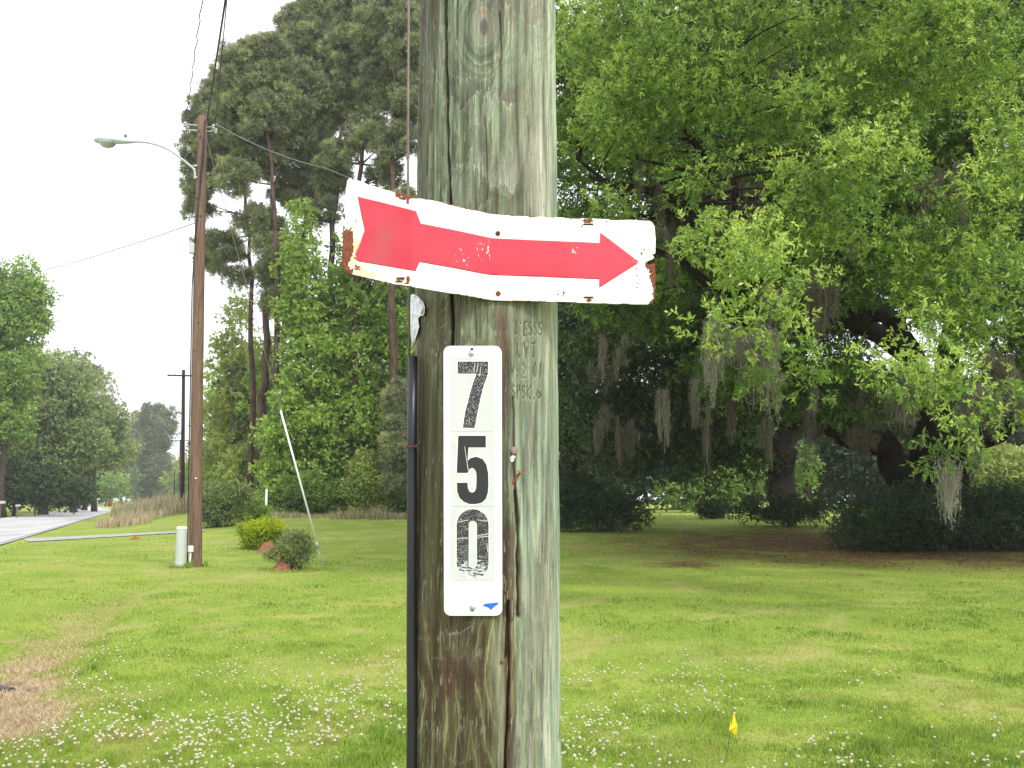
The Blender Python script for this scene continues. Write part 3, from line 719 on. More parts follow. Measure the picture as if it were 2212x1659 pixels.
def slab(mb, poly, fn, thick, holes=None):
    """poly: px outline; fn(px,py)->Vector on its front; thickness goes away from the camera"""
    loops = [poly]+(holes or [])
    vecs = [[Vector((p[0], p[1], 0)) for p in l] for l in loops]
    tris = geometry.tessellate_polygon(vecs); flat = [p for l in loops for p in l]
    fr = [fn(*p) for p in flat]; bk = [q+Vector((0, thick, 0)) for q in fr]; n = len(flat)
    fs = []
    for a, b_, c in tris:
        nrm = (fr[b_]-fr[a]).cross(fr[c]-fr[a])
        if nrm.y > 0: a, b_ = b_, a
        fs.append([a, b_, c]); fs.append([c+n, b_+n, a+n])
    o = 0
    for l in loops:
        for i in range(len(l)):
            j = (i+1) % len(l); fs.append([o+i, o+j, o+j+n, o+i+n])
        o += len(l)
    mb.add([tuple(q) for q in fr+bk], fs)
Z = lambda x, y: ((880+x/3.95)/1.0271, (640+y/3.95)/1.0271)
scrap = [(125, 55), (150, 48), (195, 75), (230, 115), (247, 165), (245, 215), (232, 238), (205, 240), (188, 262), (192, 300), (198, 330), (182, 390), (165, 440), (145, 490), (136, 520), (130, 470), (122, 400), (118, 300), (116, 200), (120, 120)]
mb = MB(); 
def scrapfn(x, y):
    q = pfront(max(x, 893), y, .004); k = (x-888)/30; q = V(x, y, q.y-.004-.008*math.sin(y/7.)*.5*k); return q
poly = [Z(*p) for p in scrap]
slab(mb, poly, scrapfn, .002)
# raised crumples
for a, b_, r_ in (((135, 120), (160, 300), .0028), ((150, 90), (225, 150), .0025), ((225, 150), (215, 225), .003), ((140, 300), (160, 420), .0025)):
    p, q = Z(*a), Z(*b_); mb.tube([scrapfn(*p), scrapfn((p[0]+q[0])/2+2, (p[1]+q[1])/2), scrapfn(*q)], [r_*.4, r_, r_*.4], 8)
M['alu'] = simple('crumpled_aluminium', (.80, .80, .82), .42, .65, .25, 60, .8, (.42, .42, .44))
mb.build('metal_scrap', M['alu'], pole)
def nail(head_px, tip_px, out_, rh, rs, mat, name):
    p0 = pfront(*tip_px, 0); p1 = V(*head_px, pfront(*head_px).y-out_)
    mb = MB(); d = (p1-p0).normalized()
    mb.tube([p0-d*.01, p1], rs, 8); mb.tube([p1-d*.0015, p1+d*.0008, p1+d*.0022], [rh, rh, rh*.6], 12); mb.build(name, mat, pole, False)
nail((1124, 1020), (1110, 1040), .012, .0055, .0026, M['orange'], 'bent_nail')
M['washer'] = simple('old_tack', (.25, .19, .17), .7, .2, .4, 80, .4)
nail((1111, 973), (1110, 974), .003, .0085, .003, M['washer'], 'tack')
nail((898, 1623), (898, 1624), .004, .0024, .001, M['galv'], 'tack')
nail((1084, 1430), (1084, 1431), .002, .003, .001, M['rust'], 'tack')
mb = MB(); slab(mb, [(1101, 989), (1108, 982), (1114, 986), (1109, 996), (1104, 998)], lambda x, y: pfront(x, y, .002), .0015); mb.build('label_scrap', M['alu'], pole)

# ------------------------------------------------------------------ arrow sign
z1 = lambda x, y: ((740+x/2.989)/1.0271, (380+y/2.989)/1.0271)
XF = float(at(1052, 560, 1.8)[0])
def sy(X):
    X = np.asarray(X, float); dX = X-XF
    y = np.where(dX > 0, .20*dX, .46*dX + .35*np.minimum(dX+.15, 0))
    return 1.800 + y + .012*np.exp(-(dX/.03)**2)*0
def signpt(px, py, off=0.0):
    dx, dy, dz = ray(px, py); t_ = 1.8/dy
    for _ in range(12): t_ = (sy(dx*t_)+off)/dy
    return np.stack([dx*t_, dy*t_, CH+dz*t_], -1)
outl = [(88, 62), (95, 48), (112, 42), (135, 52), (230, 84), (330, 114), (430, 143), (560, 173), (700, 203), (850, 238), (960, 265), (1040, 284), (1160, 294), (1400, 303), (1700, 314), (1900, 321), (2060, 325), (2095, 329), (2118, 341), (2131, 360), (2135, 390),
        (2136, 470), (2134, 545), (2116, 552), (2130, 574), (2110, 590), (2086, 598), (2076, 606), (2090, 618), (2133, 614), (2135, 700), (2133, 800), (2128, 850), (2115, 874), (2090, 886), (2040, 884), (1800, 878), (1500, 868), (1250, 862), (1100, 858), (1040, 853), (960, 841), (850, 822),
        (700, 797), (500, 764), (400, 748), (300, 728), (210, 704), (150, 690), (95, 678), (72, 655), (58, 615), (55, 560), (60, 480), (63, 400), (80, 388), (104, 388), (118, 370), (100, 352), (84, 345), (72, 320), (62, 290), (72, 262), (74, 180), (80, 110)]
slots = [[(1657, 347), (1720, 347), (1724, 353), (1720, 360), (1657, 360), (1653, 353)], [(1660, 832), (1720, 832), (1724, 838), (1720, 845), (1660, 845), (1656, 838)],
         [(415, 703), (468, 703), (472, 712), (468, 722), (415, 722)], [(436, 172), (478, 182), (476, 194), (432, 186)]]
def inpoly(x, y, poly):
    ins = np.zeros(len(x), bool); n_ = len(poly)
    for i in range(n_):
        x1, y1 = poly[i]; x2, y2 = poly[(i+1) % n_]
        c_ = ((y1 > y) != (y2 > y)); xx = (x2-x1)*(y-y1)/((y2-y1)+1e-12)+x1
        ins ^= c_ & (x < xx)
    return ins
def cdt_sheet(outline, holes, step, off, thick):
    def resample(pl):
        o = []
        for i in range(len(pl)):
            a = np.array(pl[i], float); b_ = np.array(pl[(i+1) % len(pl)], float); n_ = max(1, int(np.hypot(*(b_-a))/step))
            for k in range(n_): o.append(tuple(a+(b_-a)*k/n_))
        return o
    loops = [resample(outline)]+[resample(h) for h in holes]
    pts = []; edges = []
    for l in loops:
        o = len(pts); pts += l; edges += [(o+i, o+(i+1) % len(l)) for i in range(len(l))]
    bx = np.array(outline); gx_, gy_ = np.meshgrid(np.arange(bx[:, 0].min(), bx[:, 0].max(), step), np.arange(bx[:, 1].min(), bx[:, 1].max(), step))
    gx_ = gx_.ravel(); gy_ = gy_.ravel(); ins = inpoly(gx_, gy_, outline)
    pts += list(zip(gx_[ins].tolist(), gy_[ins].tolist()))
    vo, eo, fo, *_ = geometry.delaunay_2d_cdt([Vector(p) for p in pts], edges, [], 0, 1e-3)
    vo = np.array([tuple(q) for q in vo]); fo = np.array([list(q) for q in fo if len(q) == 3])
    cen = vo[fo].mean(1); keep = inpoly(cen[:, 0], cen[:, 1], outline)
    for h in holes: keep &= ~inpoly(cen[:, 0], cen[:, 1], h)
    fo = fo[keep]
    px, py = z1(vo[:, 0], vo[:, 1]); fr = signpt(px, py, off); bk = fr+np.array([0, thick, 0])
    nn_ = len(vo); a = fr[fo]; nrm = np.cross(a[:, 1]-a[:, 0], a[:, 2]-a[:, 0]); flip = nrm[:, 1] > 0; fo[flip] = fo[flip][:, ::-1]
    e = np.concatenate([fo[:, [0, 1]], fo[:, [1, 2]], fo[:, [2, 0]]]); key = set(map(tuple, e.tolist()))
    side = [(a_, b_) for a_, b_ in key if (b_, a_) not in key]
    sf = []
    for a_, b_ in side: sf += [[b_, a_, a_+nn_], [b_, a_+nn_, b_+nn_]]
    F3 = np.concatenate([fo, fo[:, ::-1]+nn_, np.array(sf)])
    return np.concatenate([fr, bk]), F3, vo
asign = thing('arrow_sign', 'bent white metal sign with a red arrow and rusted ends nailed to the pole', 'sign', tuple(float(q) for q in signpt(1076, 640)))
vv, ff, q = cdt_sheet(outl, slots, 9, 0, .0016)
X_, Y_ = q[:, 0], q[:, 1]
jit = (fbm(X_/26, Y_/26, 120, 3)-.5); jf = (fbm(X_/9, Y_/9, 121, 3)-.5)
rust = np.zeros(len(X_))
lp = [(60, 250), (88, 350), (118, 372), (128, 430), (132, 520), (120, 575), (104, 600), (100, 625), (118, 660), (130, 690), (40, 700), (40, 380)]
def edgefield(poly, w_):
    ins = inpoly(X_, Y_, poly); d = dpoly(X_, Y_, poly+[poly[0]]); return sm(-w_, w_, np.where(ins, d, -d) + jf*26)
rust = np.maximum(rust, edgefield(lp, 5))
rp = [(2068, 606), (2100, 615), (2140, 610), (2140, 900), (2080, 892), (2112, 850), (2118, 770), (2092, 700), (2096, 665), (2074, 640)]
rust = np.maximum(rust, edgefield(rp, 4))
def rb(x, y, rx, ry, k=1.0, th=1.0):
    global rust
    e = ((X_-x)/rx)**2+((Y_-y)/ry)**2
    k = min(1, k+.22)
    rust = np.maximum(rust, k*sm(-.25, .25, th-e+jit*2.2+jf*1.5))
for a in [(485, 172, 42, 18), (430, 158, 22, 16), (540, 174, 26, 5), (492, 205, 7, 26, .7), (1685, 330, 40, 13), (1650, 360, 6, 18, .6), (440, 730, 28, 12), (492, 722, 14, 26, .5), (488, 745, 20, 8), (1692, 856, 12, 10), (1700, 853, 24, 5, .7), (105, 668, 38, 22, .8), (80, 640, 26, 34, 1), (150, 640, 26, 24, .35),
          (2060, 520, 12, 8, .6), (2045, 545, 9, 9, .5), (2083, 455, 8, 8, .45), (2035, 380, 8, 9, .4), (2010, 650, 6, 8, .6), (2012, 690, 7, 8, .5), (2022, 742, 8, 7, .6), (2012, 770, 6, 8, .5), (1490, 808, 5, 26, .35), (1525, 812, 6, 22, .45), (1810, 334, 4, 12, .5), (2000, 855, 6, 24, .35), (2110, 555, 16, 5, .35), (150, 340, 10, 20, .3), (120, 290, 8, 10, .3)]: rb(*a)
d_edge = dpoly(X_, Y_, outl+[outl[0]])
low = sm(.40, .6, vn(X_/60, Y_/60, 9))
rust = np.maximum(rust, (1-sm(1.5, 7, d_edge+jf*6))*(.30+.6*low))
halo = np.clip(np.exp(-(((X_-150)/70)**2+((Y_-600)/150)**2))*1.0 + np.exp(-(((X_-250)/110)**2+((Y_-690)/30)**2))*.9*(X_ < 420) + np.exp(-(((X_-495)/26)**2+((Y_-712)/34)**2)) + np.exp(-(((X_-2040)/30)**2+((Y_-560)/110)**2))*.45 + np.exp(-(((X_-1505)/40)**2+((Y_-810)/30)**2))*.6 + np.exp(-(((X_-1692)/30)**2+((Y_-862)/14)**2))*.8 + np.exp(-(((X_-140)/40)**2+((Y_-400)/140)**2))*.6, 0, 1)*sm(.3, .7, fbm(X_/18, Y_/18, 131, 3)+.1)
m, t = newmat('enamel_white_rusted'); ar = N(t, 'ShaderNodeAttribute', attribute_name='rust'); ah = N(t, 'ShaderNodeAttribute', attribute_name='halo'); tc = N(t, 'ShaderNodeTexCoord')
nr = noise(t, tc.outputs['Object'], 320, 5); nw = noise(t, tc.outputs['Object'], 18, 4)
wc = ramp(t, [(.35, (.80, .82, .84)), (.65, (.86, .87, .87))], nw)
wc = mix(t, ah.outputs['Fac'], wc, (.66, .50, .26))
rc = ramp(t, [(.3, (.05, .016, .010)), (.5, (.17, .045, .022)), (.72, (.34, .12, .05))], nr)
ad = N(t, 'ShaderNodeMath', operation='ADD'); t.links.new(ar.outputs['Fac'], ad.inputs[0]); ms = N(t, 'ShaderNodeMath', operation='MULTIPLY_ADD'); t.links.new(nr, ms.inputs[0]); ms.inputs[1].default_value = .9; ms.inputs[2].default_value = -.45
t.links.new(ms.outputs[0], ad.inputs[1]); fac = ramp(t, [(.42, (0, 0, 0)), (.56, (1, 1, 1))], ad.outputs[0])
b = N(t, 'ShaderNodeBsdfPrincipled'); t.links.new(mix(t, fac, wc, rc), b.inputs['Base Color']); t.links.new(ramp(t, [(0, (.45, .45, .45)), (1, (.9, .9, .9))], fac), b.inputs['Roughness'])
bp = N(t, 'ShaderNodeBump'); bp.inputs['Strength'].default_value = .5; bp.inputs['Distance'].default_value = .001; t.links.new(fac, bp.inputs['Height']); t.links.new(bp.outputs[0], b.inputs['Normal']); out(t, b.outputs[0])
fastmesh('sign_panel', vv, ff, m, asign, None, {'rust': np.concatenate([rust, rust*0+.9]), 'halo': np.concatenate([halo, halo])})
arrow = [(160, 167), (350, 213), (548, 264), (578, 345), (800, 389), (1000, 432), (1050, 443), (1300, 455), (1766, 474), (1769, 405), (2031, 603), (1762, 773), (1762, 716), (1300, 697), (1050, 688), (960, 674), (800, 642), (571, 602), (543, 662), (350, 630), (165, 597), (134, 572), (152, 530), (178, 470), (206, 388), (186, 300)]
vv, ff, q = cdt_sheet(arrow, [], 9, -.0006, .0004)
X_, Y_ = q[:, 0], q[:, 1]
wear = np.maximum(.0, .55*np.exp(-(((X_-1030)/70)**2+((Y_-520)/60)**2)) + .3*np.exp(-(((X_-870)/90)**2+((Y_-560)/60)**2)) + .25*np.exp(-(((X_-1600)/90)**2+((Y_-520)/50)**2)) + .9*np.exp(-(((X_-2010)/30)**2+((Y_-604)/26)**2)) + .6*np.exp(-(((X_-150)/22)**2+((Y_-560)/90)**2)))
dirt = np.exp(-(((X_-320+(Y_-500)*.25)/70)**2))*sm(200, 420, Y_)*(.4+.6*vn(X_/30, Y_/60, 3))
fade = .5+.5*(fbm(X_/250, Y_/140, 66)-.5) + .15*sm(500, 1800, X_)
m, t = newmat('faded_red_film'); aw = N(t, 'ShaderNodeAttribute', attribute_name='wear'); adt = N(t, 'ShaderNodeAttribute', attribute_name='dirt'); af = N(t, 'ShaderNodeAttribute', attribute_name='fade'); tc = N(t, 'ShaderNodeTexCoord')
rc = ramp(t, [(.3, (.46, .012, .04)), (.75, (.60, .032, .068))], af.outputs['Fac'])
rc = mix(t, adt.outputs['Fac'], rc, (.40, .06, .07))
vo_ = N(t, 'ShaderNodeTexVoronoi', feature='DISTANCE_TO_EDGE'); mp = N(t, 'ShaderNodeMapping'); mp.inputs['Scale'].default_value = (1, 1, .45); mp.inputs['Rotation'].default_value = (0, .4, 0); t.links.new(tc.outputs['Object'], mp.inputs[0]); t.links.new(mp.outputs[0], vo_.inputs['Vector']); vo_.inputs['Scale'].default_value = 85
sb = N(t, 'ShaderNodeMath', operation='SUBTRACT'); mlt = N(t, 'ShaderNodeMath', operation='MULTIPLY'); t.links.new(aw.outputs['Fac'], mlt.inputs[0]); mlt.inputs[1].default_value = .17; t.links.new(mlt.outputs[0], sb.inputs[0]); t.links.new(vo_.outputs['Distance'], sb.inputs[1])
nn2 = noise(t, tc.outputs['Object'], 130, 3); mk = ramp(t, [(.005, (0, 0, 0)), (.02, (1, 1, 1))], sb.outputs[0]); gate = ramp(t, [(.56, (0, 0, 0)), (.60, (1, 1, 1))], nn2)
mm = N(t, 'ShaderNodeMath', operation='MULTIPLY'); t.links.new(mk, mm.inputs[0]); t.links.new(gate, mm.inputs[1])
b = N(t, 'ShaderNodeBsdfPrincipled'); t.links.new(mix(t, mm.outputs[0], rc, (.85, .75, .75)), b.inputs['Base Color']); b.inputs['Roughness'].default_value = .5; out(t, b.outputs[0])
fastmesh('arrow', vv, ff, m, asign, None, {k_: np.concatenate([a_, a_]) for k_, a_ in (('wear', wear), ('dirt', dirt), ('fade', fade))})
for (x, y) in ((1090, 412), (1092, 811)):
    px, py = z1(x, y); c_ = Vector(signpt(px, py, -.001).tolist())
    mb = MB(); mb.lathe(c_, [(.0052, 0), (.0052, -.0012), (.004, -.0026), (.0015, -.003)], 16, 'y'); o = mb.build('nail_head', M['rust'], asign, False)

# ------------------------------------------------------------------ house number sign
YS = PY-prad(1.5)-.0045
def nf_(off): return lambda x, y: V(x, y, YS-off)
def rrect(x0, x1, y0, y1, r_, n=6):
    o = []
    for cx_, cy_, a0 in ((x1-r_, y0+r_, -90), (x1-r_, y1-r_, 0), (x0+r_, y1-r_, 90), (x0+r_, y0+r_, 180)):
        for k in range(n+1):
            a = R(a0+90*k/n); o.append((cx_+r_*math.cos(a), cy_+r_*math.sin(a)))
    return o
ns = thing('number_sign', 'tall narrow white plate with the black numbers 7 5 0 screwed to the pole', 'sign', tuple(V(1021, 1040, YS)))
mb = MB(); tl = 958.3
o_ = rrect(958, 1084, 747, 1330, 15)
o_ = [(x+(y-1040)*.0022+.5, y) for x, y in o_]
slab(mb, o_, nf_(.0012), .0016); mb.build('plate', simple('enamel_plate', (.76, .78, .82), .4, 0, .03, 20), ns)
stk = simple('number_sticker', (.575, .59, .60), .4, 0, .05, 30); edge_ = simple('sticker_edge', (.42, .45, .45), .6)
for (a, b_) in (((475, 607), (850, 1252)), ((475, 1256), (850, 1908)), ((472, 1912), (853, 2562))):
    x0, y0 = Z(*a); x1, y1 = Z(*b_); mb = MB(); slab(mb, [(x0, y0), (x1, y0), (x1, y1), (x0, y1)], nf_(.0015), .0003); s_ = mb.build('number_sticker', stk, ns)
    mb = MB(); e_ = .55
    slab(mb, [(x0-e_, y0-e_), (x1+e_, y0-e_), (x1+e_, y1+e_), (x0-e_, y1+e_)], nf_(.00135), .0002); mb.build('sticker_border', edge_, s_)
def digitmat(name, amt, scale, silver=None):
    m, t = newmat(name); tc = N(t, 'ShaderNodeTexCoord'); n_ = noise(t, tc.outputs['Object'], scale, 3); n2 = noise(t, tc.outputs['Object'], 60, 3, (1, 1, 2))
    vv_ = N(t, 'ShaderNodeTexVoronoi'); vv_.inputs['Scale'].default_value = scale*1.1; t.links.new(tc.outputs['Object'], vv_.inputs['Vector'])
    rd_ = N(t, 'ShaderNodeMath', operation='MULTIPLY_ADD'); t.links.new(n2, rd_.inputs[0]); rd_.inputs[1].default_value = amt; t.links.new(vv_.outputs['Distance'], rd_.inputs[2])
    f_ = ramp(t, [(.02, (1, 1, 1)), (.08, (0, 0, 0))], rd_.outputs[0])
    if silver:
        sx_ = N(t, 'ShaderNodeSeparateXYZ'); t.links.new(tc.outputs['Object'], sx_.inputs[0])
        g_ = N(t, 'ShaderNodeMapRange'); g_.inputs[1].default_value = silver[0]; g_.inputs[2].default_value = silver[1]; t.links.new(sx_.outputs['Z'], g_.inputs[0])
        nn3 = noise(t, tc.outputs['Object'], 260, 4, (.35, 1, 1)); h_ = N(t, 'ShaderNodeMath', operation='MULTIPLY'); t.links.new(g_.outputs[0], h_.inputs[0]); t.links.new(nn3, h_.inputs[1])
        f2 = ramp(t, [(.36, (0, 0, 0)), (.46, (1, 1, 1))], h_.outputs[0]); mxx = N(t, 'ShaderNodeMath', operation='MAXIMUM'); t.links.new(f_, mxx.inputs[0]); t.links.new(f2, mxx.inputs[1]); f_ = mxx.outputs[0]
    b = N(t, 'ShaderNodeBsdfPrincipled'); t.links.new(mix(t, f_, (.018, .016, .022), (.55, .58, .60)), b.inputs['Base Color']); b.inputs['Roughness'].default_value = .45; out(t, b.outputs[0]); return m
d7 = [(535, 640), (803, 640), (803, 740), (782, 800), (765, 850), (738, 950), (708, 1090), (686, 1221), (580, 1221), (600, 1090), (640, 930), (672, 820), (700, 746), (535, 746)]
d5 = [(540, 1290), (782, 1290), (782, 1393), (630, 1393), (622, 1510), (650, 1485), (700, 1474), (755, 1495), (788, 1545), (803, 1620), (805, 1720), (800, 1790), (782, 1845), (745, 1878), (700, 1888), (640, 1889), (590, 1870), (552, 1835), (532, 1785), (527, 1702), (622, 1702), (625, 1750), (640, 1780), (663, 1790), (685, 1778), (697, 1745), (700, 1680), (699, 1620), (688, 1588), (662, 1570), (636, 1585), (622, 1616), (527, 1616)]
def pill(x0, x1, y0, y1, r_, n=8):
    return [p for p in rrect(x0, x1, y0, y1, r_, n)]
d0 = pill(526, 806, 1934, 2550, 138); d0i = pill(632, 704, 2036, 2448, 35)
wp = simple('white_outline_film', (.84, .86, .87), .4, 0, .03, 20)
def offs(poly, d):
    n_ = len(poly); A = sum(poly[i][0]*poly[(i+1) % n_][1]-poly[(i+1) % n_][0]*poly[i][1] for i in range(n_)); sgn = 1 if A > 0 else -1
    o = []
    for i in range(n_):
        a, b_, c_ = Vector(poly[i-1]), Vector(poly[i]), Vector(poly[(i+1) % n_])
        e1 = (b_-a).normalized(); e2 = (c_-b_).normalized(); n1_ = Vector((e1.y, -e1.x)); n2_ = Vector((e2.y, -e2.x)); q = (n1_+n2_)
        q = q/max(.35, q.length_squared/2) if q.length > .01 else n1_
        o.append(tuple(b_+q*d*sgn))
    return o
zlo = V(1020, 1245, YS).z; zhi = V(1020, 1170, YS).z
for nm, pl, hl, mt in (('digit', d7, None, digitmat('digit_speckled', -.46, 420)), ('digit', d5, None, digitmat('digit_black', .5, 200)), ('digit', d0, d0i, digitmat('digit_scraped', -.45, 520, (zhi+.03, zlo-.004)))):
    mb = MB(); slab(mb, [Z(*p) for p in pl], nf_(.0024), .0003, [[Z(*p) for p in hl]] if hl else None); dgt = mb.build(nm, mt, ns)
    mb = MB(); ol = offs(pl, 9)
    slab(mb, [Z(*p) for p in ol], nf_(.0019), .0002, [[Z(*p) for p in offs(hl, -6)]] if hl else None); mb.build('digit_outline', wp, dgt)
# scratches on the digits
for a, b_ in (((595, 1385), (627, 1590)), ((528, 2190), (625, 2186)), ((705, 2168), (806, 2150)), ((705, 2180), (806, 2172)), ((528, 2050), (630, 2028)), ((706, 2028), (800, 2040)), ((790, 2230), (800, 2310)), ((688, 650), (676, 730)), ((716, 650), (700, 735)), ((735, 690), (728, 770))):
    p, q = Z(*a), Z(*b_); mb = MB(); mb.tube([nf_(.0026)(*p), nf_(.0026)(*q)], [.0004, .0006], 5); mb.build('scratch', wp, ns)
bt_ = simple('blue_sticker', (.02, .16, .72), .4)
st_ = [(752, 2780), (775, 2762), (820, 2758), (870, 2752), (897, 2754), (880, 2775), (855, 2790), (835, 2812), (825, 2820), (805, 2798), (780, 2790)]
mb = MB(); slab(mb, [Z(*p) for p in st_], nf_(.0016), .0003); mb.build('blue_sticker', bt_, ns)
hole_ = simple('screw_hole_shadow', (.02, .02, .025), .9)
for (x, y, hx, hy) in ((656, 568, 660, 535), (666, 2794, 664, 2818)):
    a = Z(hx, hy); mb = MB(); slab(mb, rrect(a[0]-3.3, a[0]+3.3, a[1]-3.6, a[1]+3.6, 3.2), nf_(.0014), .0002); mb.build('slot', hole_, ns)
    p = Z(x, y); c_ = nf_(.002)(*p); mb = MB(); mb.lathe(c_, [(.0062, 0), (.0062, -.001), (.0042, -.0018), (.0036, -.0034), (.001, -.004)], 14, 'y'); mb.build('screw', M['galv'], ns, False)

# ------------------------------------------------------------------ second utility pole and its fittings
YP = 21.6
b0 = gp(422, 1224); YP = float(b0[1]); T0 = V(437, 252, YP)
up = thing('utility_pole', 'tall reddish brown wooden pole left of the foreground pole with street lamp', 'pole', tuple(b0))
B0 = Vector(b0.tolist())
def onpole(py, dx=0, dy=-.0):  # point near the pole axis at pixel row py
    k = [(1224, 422), (900, 425), (600, 430), (400, 434), (252, 438), (-999, 460)]
    for (y1, x1), (y2, x2) in zip(k[:-1], k[1:]):
        if py >= y2: px = x1+(x2-x1)*(y1-py)/(y1-y2); break
    return V(px, py, YP)+Vector((dx, dy, 0))
mb = MB(); pts = [B0-Vector((0, 0, .3))]+[onpole(y) for y in (1224, 1050, 900, 750, 600, 500, 400, 320, 252)]
mb.tube(pts, [.155, .153, .148, .143, .139, .134, .13, .125, .12, .115], 20)
mb.build('pole_shaft', M['brownpole'], up, True)
mb = MB()
for s_, (ax, az) in enumerate(((-.42, 0), (-.42, -.14), (.33, -.05), (.33, -.17))):
    p = onpole(272)+Vector((0, 0, az)); mb.tube([p, p+Vector((ax, -.05, .02))], .018, 6)
mb.build('bracket', M['galv'], up)
mb = MB()
for q in ((-.42, .02), (.30, -.05), (.36, -.16)):
    p = onpole(272)+Vector((q[0], -.05, q[1])); mb.lathe(p-Vector((0, 0, .07)), [(.03, 0), (.05, .02), (.035, .05), (.055, .08), (.03, .12), (.02, .14)], 10)
mb.build('insulator', M['galv'], up)
mb = MB(); k = [(300, .07, -.12), (340, .06, -.13), (400, .02, -.13), (440, 0, -.135), (500, -.06, -.14), (560, -.1, -.1), (620, -.14, -.08), (800, -.15, -.06), (1000, -.16, -.06), (1190, -.17, -.06), (1222, -.17, -.06)]
mb.tube([onpole(*q) for q in k], .016, 6)
k = [(262, .10, -.12), (330, .10, -.12), (390, .06, -.13), (450, .0, -.135), (530, -.08, -.13)]
mb.tube([onpole(*q) for q in k], .012, 6); mb.build('riser_cable', M['cable'], up, True)
mb = MB(); c_ = onpole(540, -.14, -.16); mb.box(c_, (.13, .1, .28), .02); mb.build('terminal_box', M['greyplastic'], up)
c_ = V(412, 1186, YP-.25); mb = MB(); mb.box(c_, (.12, .1, .16), .015); bx_ = mb.build('junction_box', M['whiteplastic'], up)
mb = MB(); mb.tube([c_-Vector((0, 0, .07)), Vector((c_.x-.01, c_.y, .0))], .024, 10); mb.build('conduit', M['whiteplastic'], up, True)
mb = MB(); c_ = V(423.5, 1033, YP-.17); mb.lathe(c_, [(.02, 0), (.02, -.02)], 10, 'y'); mb.build('tag', M['white'], up)
mb = MB()
for q in ((287, -.05), (300, .0), (385, .03), (432, -.05), (470, .05), (520, -.03), (700, .04), (760, -.04)):
    mb = MB(); mb.lathe(onpole(q[0], q[1], -.128), [(.02, .02), (.02, -.01)], 8, 'y'); mb.build('bolt', M['darkpole'], up)
# street lamp
q7 = lambda x, y: ((180+x/3.95)/1.0271, (200+y/3.95)/1.0271)
YL = YP-.15
lampo = thing('street_lamp', 'pale cobra head street lamp on a curved arm fixed to the brown pole', 'street lamp', tuple(V(*q7(1000, 720), YL)))
mb = MB(); mb.tube([V(*q7(x, y), YL-.0*i) for i, (x, y) in enumerate([(440, 452), (520, 453), (580, 459), (640, 472), (700, 491), (750, 513), (800, 543), (850, 578), (900, 617), (950, 657), (985, 688), (1008, 706)])], .028, 12)
mb.build('arm', M['galv'], lampo, True)
mb = MB(); mb.tube([V(*q7(975, 668), YL), V(*q7(1018, 662), YL)], .03, 8); mb.tube([V(*q7(985, 690), YL), V(*q7(1000, 730), YL), V(*q7(992, 775), YL), V(*q7(1020, 760), YL)], .026, 8); mb.build('arm_bracket', M['galv'], lampo, True)
stn = [(480, 446, 458, .035), (455, 440, 466, .06), (420, 432, 472, .08), (370, 424, 474, .10), (310, 414, 476, .14), (260, 409, 478, .17), (200, 407, 474, .18), (160, 411, 470, .165), (133, 422, 464, .12), (118, 440, 455, .04)]
def head(lo, hi, yscale=1.0):
    vs = []; fs = []; ns_ = 20
    for x, yt, yb, hw in stn:
        a = V(*q7(x, yt), YL); b_ = V(*q7(x, yb), YL); c_ = (a+b_)/2; hh = (a-b_).length/2
        for k in range(ns_):
            t_ = 2*math.pi*k/ns_; vs.append((c_.x, c_.y+hw*math.cos(t_)*yscale, c_.z+hh*math.sin(t_)*(1 if math.sin(t_) > 0 else .75)))
    for i in range(len(stn)-1):
        for k in range(ns_): fs.append([i*ns_+k, i*ns_+(k+1) % ns_, (i+1)*ns_+(k+1) % ns_, (i+1)*ns_+k])
    fs.append(list(range(ns_))); fs.append([(len(stn)-1)*ns_+k for k in range(ns_)][::-1]); return vs, fs
mb = MB(); mb.add(*head(0, 1)); hd = mb.build('lamp_head', M['lamp'], lampo, True)
c_ = V(*q7(228, 462), YL); mb = MB(); mb.lathe(c_, [(.205, .0), (.2, -.02), (.18, -.05), (.14, -.085), (.09, -.11), (.02, -.12)], 22); mb.build('bowl', M['glass'], hd, True)
c_ = V(*q7(388, 412), YL); mb = MB(); mb.lathe(c_, [(.035, 0), (.038, .02), (.038, .06), (.03, .075)], 12); mb.build('photocell', simple('photocell_grey', (.16, .16, .18), .5), hd, True)

# pedestal, marker post, guy wire
def pedestal():
    g_ = gp(389, 1227); p = Vector(g_.tolist()); r_ = 11*float(g_[1])/F
    root = thing('cable_pedestal', 'round grey green utility pedestal standing left of the brown pole', 'pedestal', tuple(p))
    hgt = V(389, 1140, p.y).z
    mb = MB(); mb.lathe(p-Vector((0, 0, .05)), [(r_*.9, 0), (r_*.9, .12), (r_, .13), (r_, hgt+.02)], 24); mb.build('housing', M['greyplastic'], root, False)
    mb = MB(); mb.lathe(p, [(r_*1.04, hgt-.03), (r_*1.05, hgt), (r_*.85, hgt+.025), (r_*.3, hgt+.035)], 24); mb.build('cap', M['whiteplastic'], root, False)
pedestal()
g_ = gp(697, 1219); AN = Vector(g_.tolist()); TG = onpole(300, .12, -.05)
guy = thing('guy_wire', 'slanting steel guy wire with white plastic sleeve right of the brown pole', 'guy wire', tuple(AN))
mb = MB(); mb.tube([TG, AN+(TG-AN)*.06], .009, 6); mb.build('wire', M['wiregrey'], guy)
fr_ = lambda py: (1219-py)/(1219-300)
def along(py):
    lo, hi = 0., 1.
    for _ in range(30):
        m_ = (lo+hi)/2; yy = float(proj(np.array(AN+(TG-AN)*m_))[1])
        if yy > py: lo = m_
        else: hi = m_
    return AN+(TG-AN)*lo
mb = MB(); mb.tube([along(1163), along(886)], .024, 12); mb.build('sleeve', M['white'], guy, True)
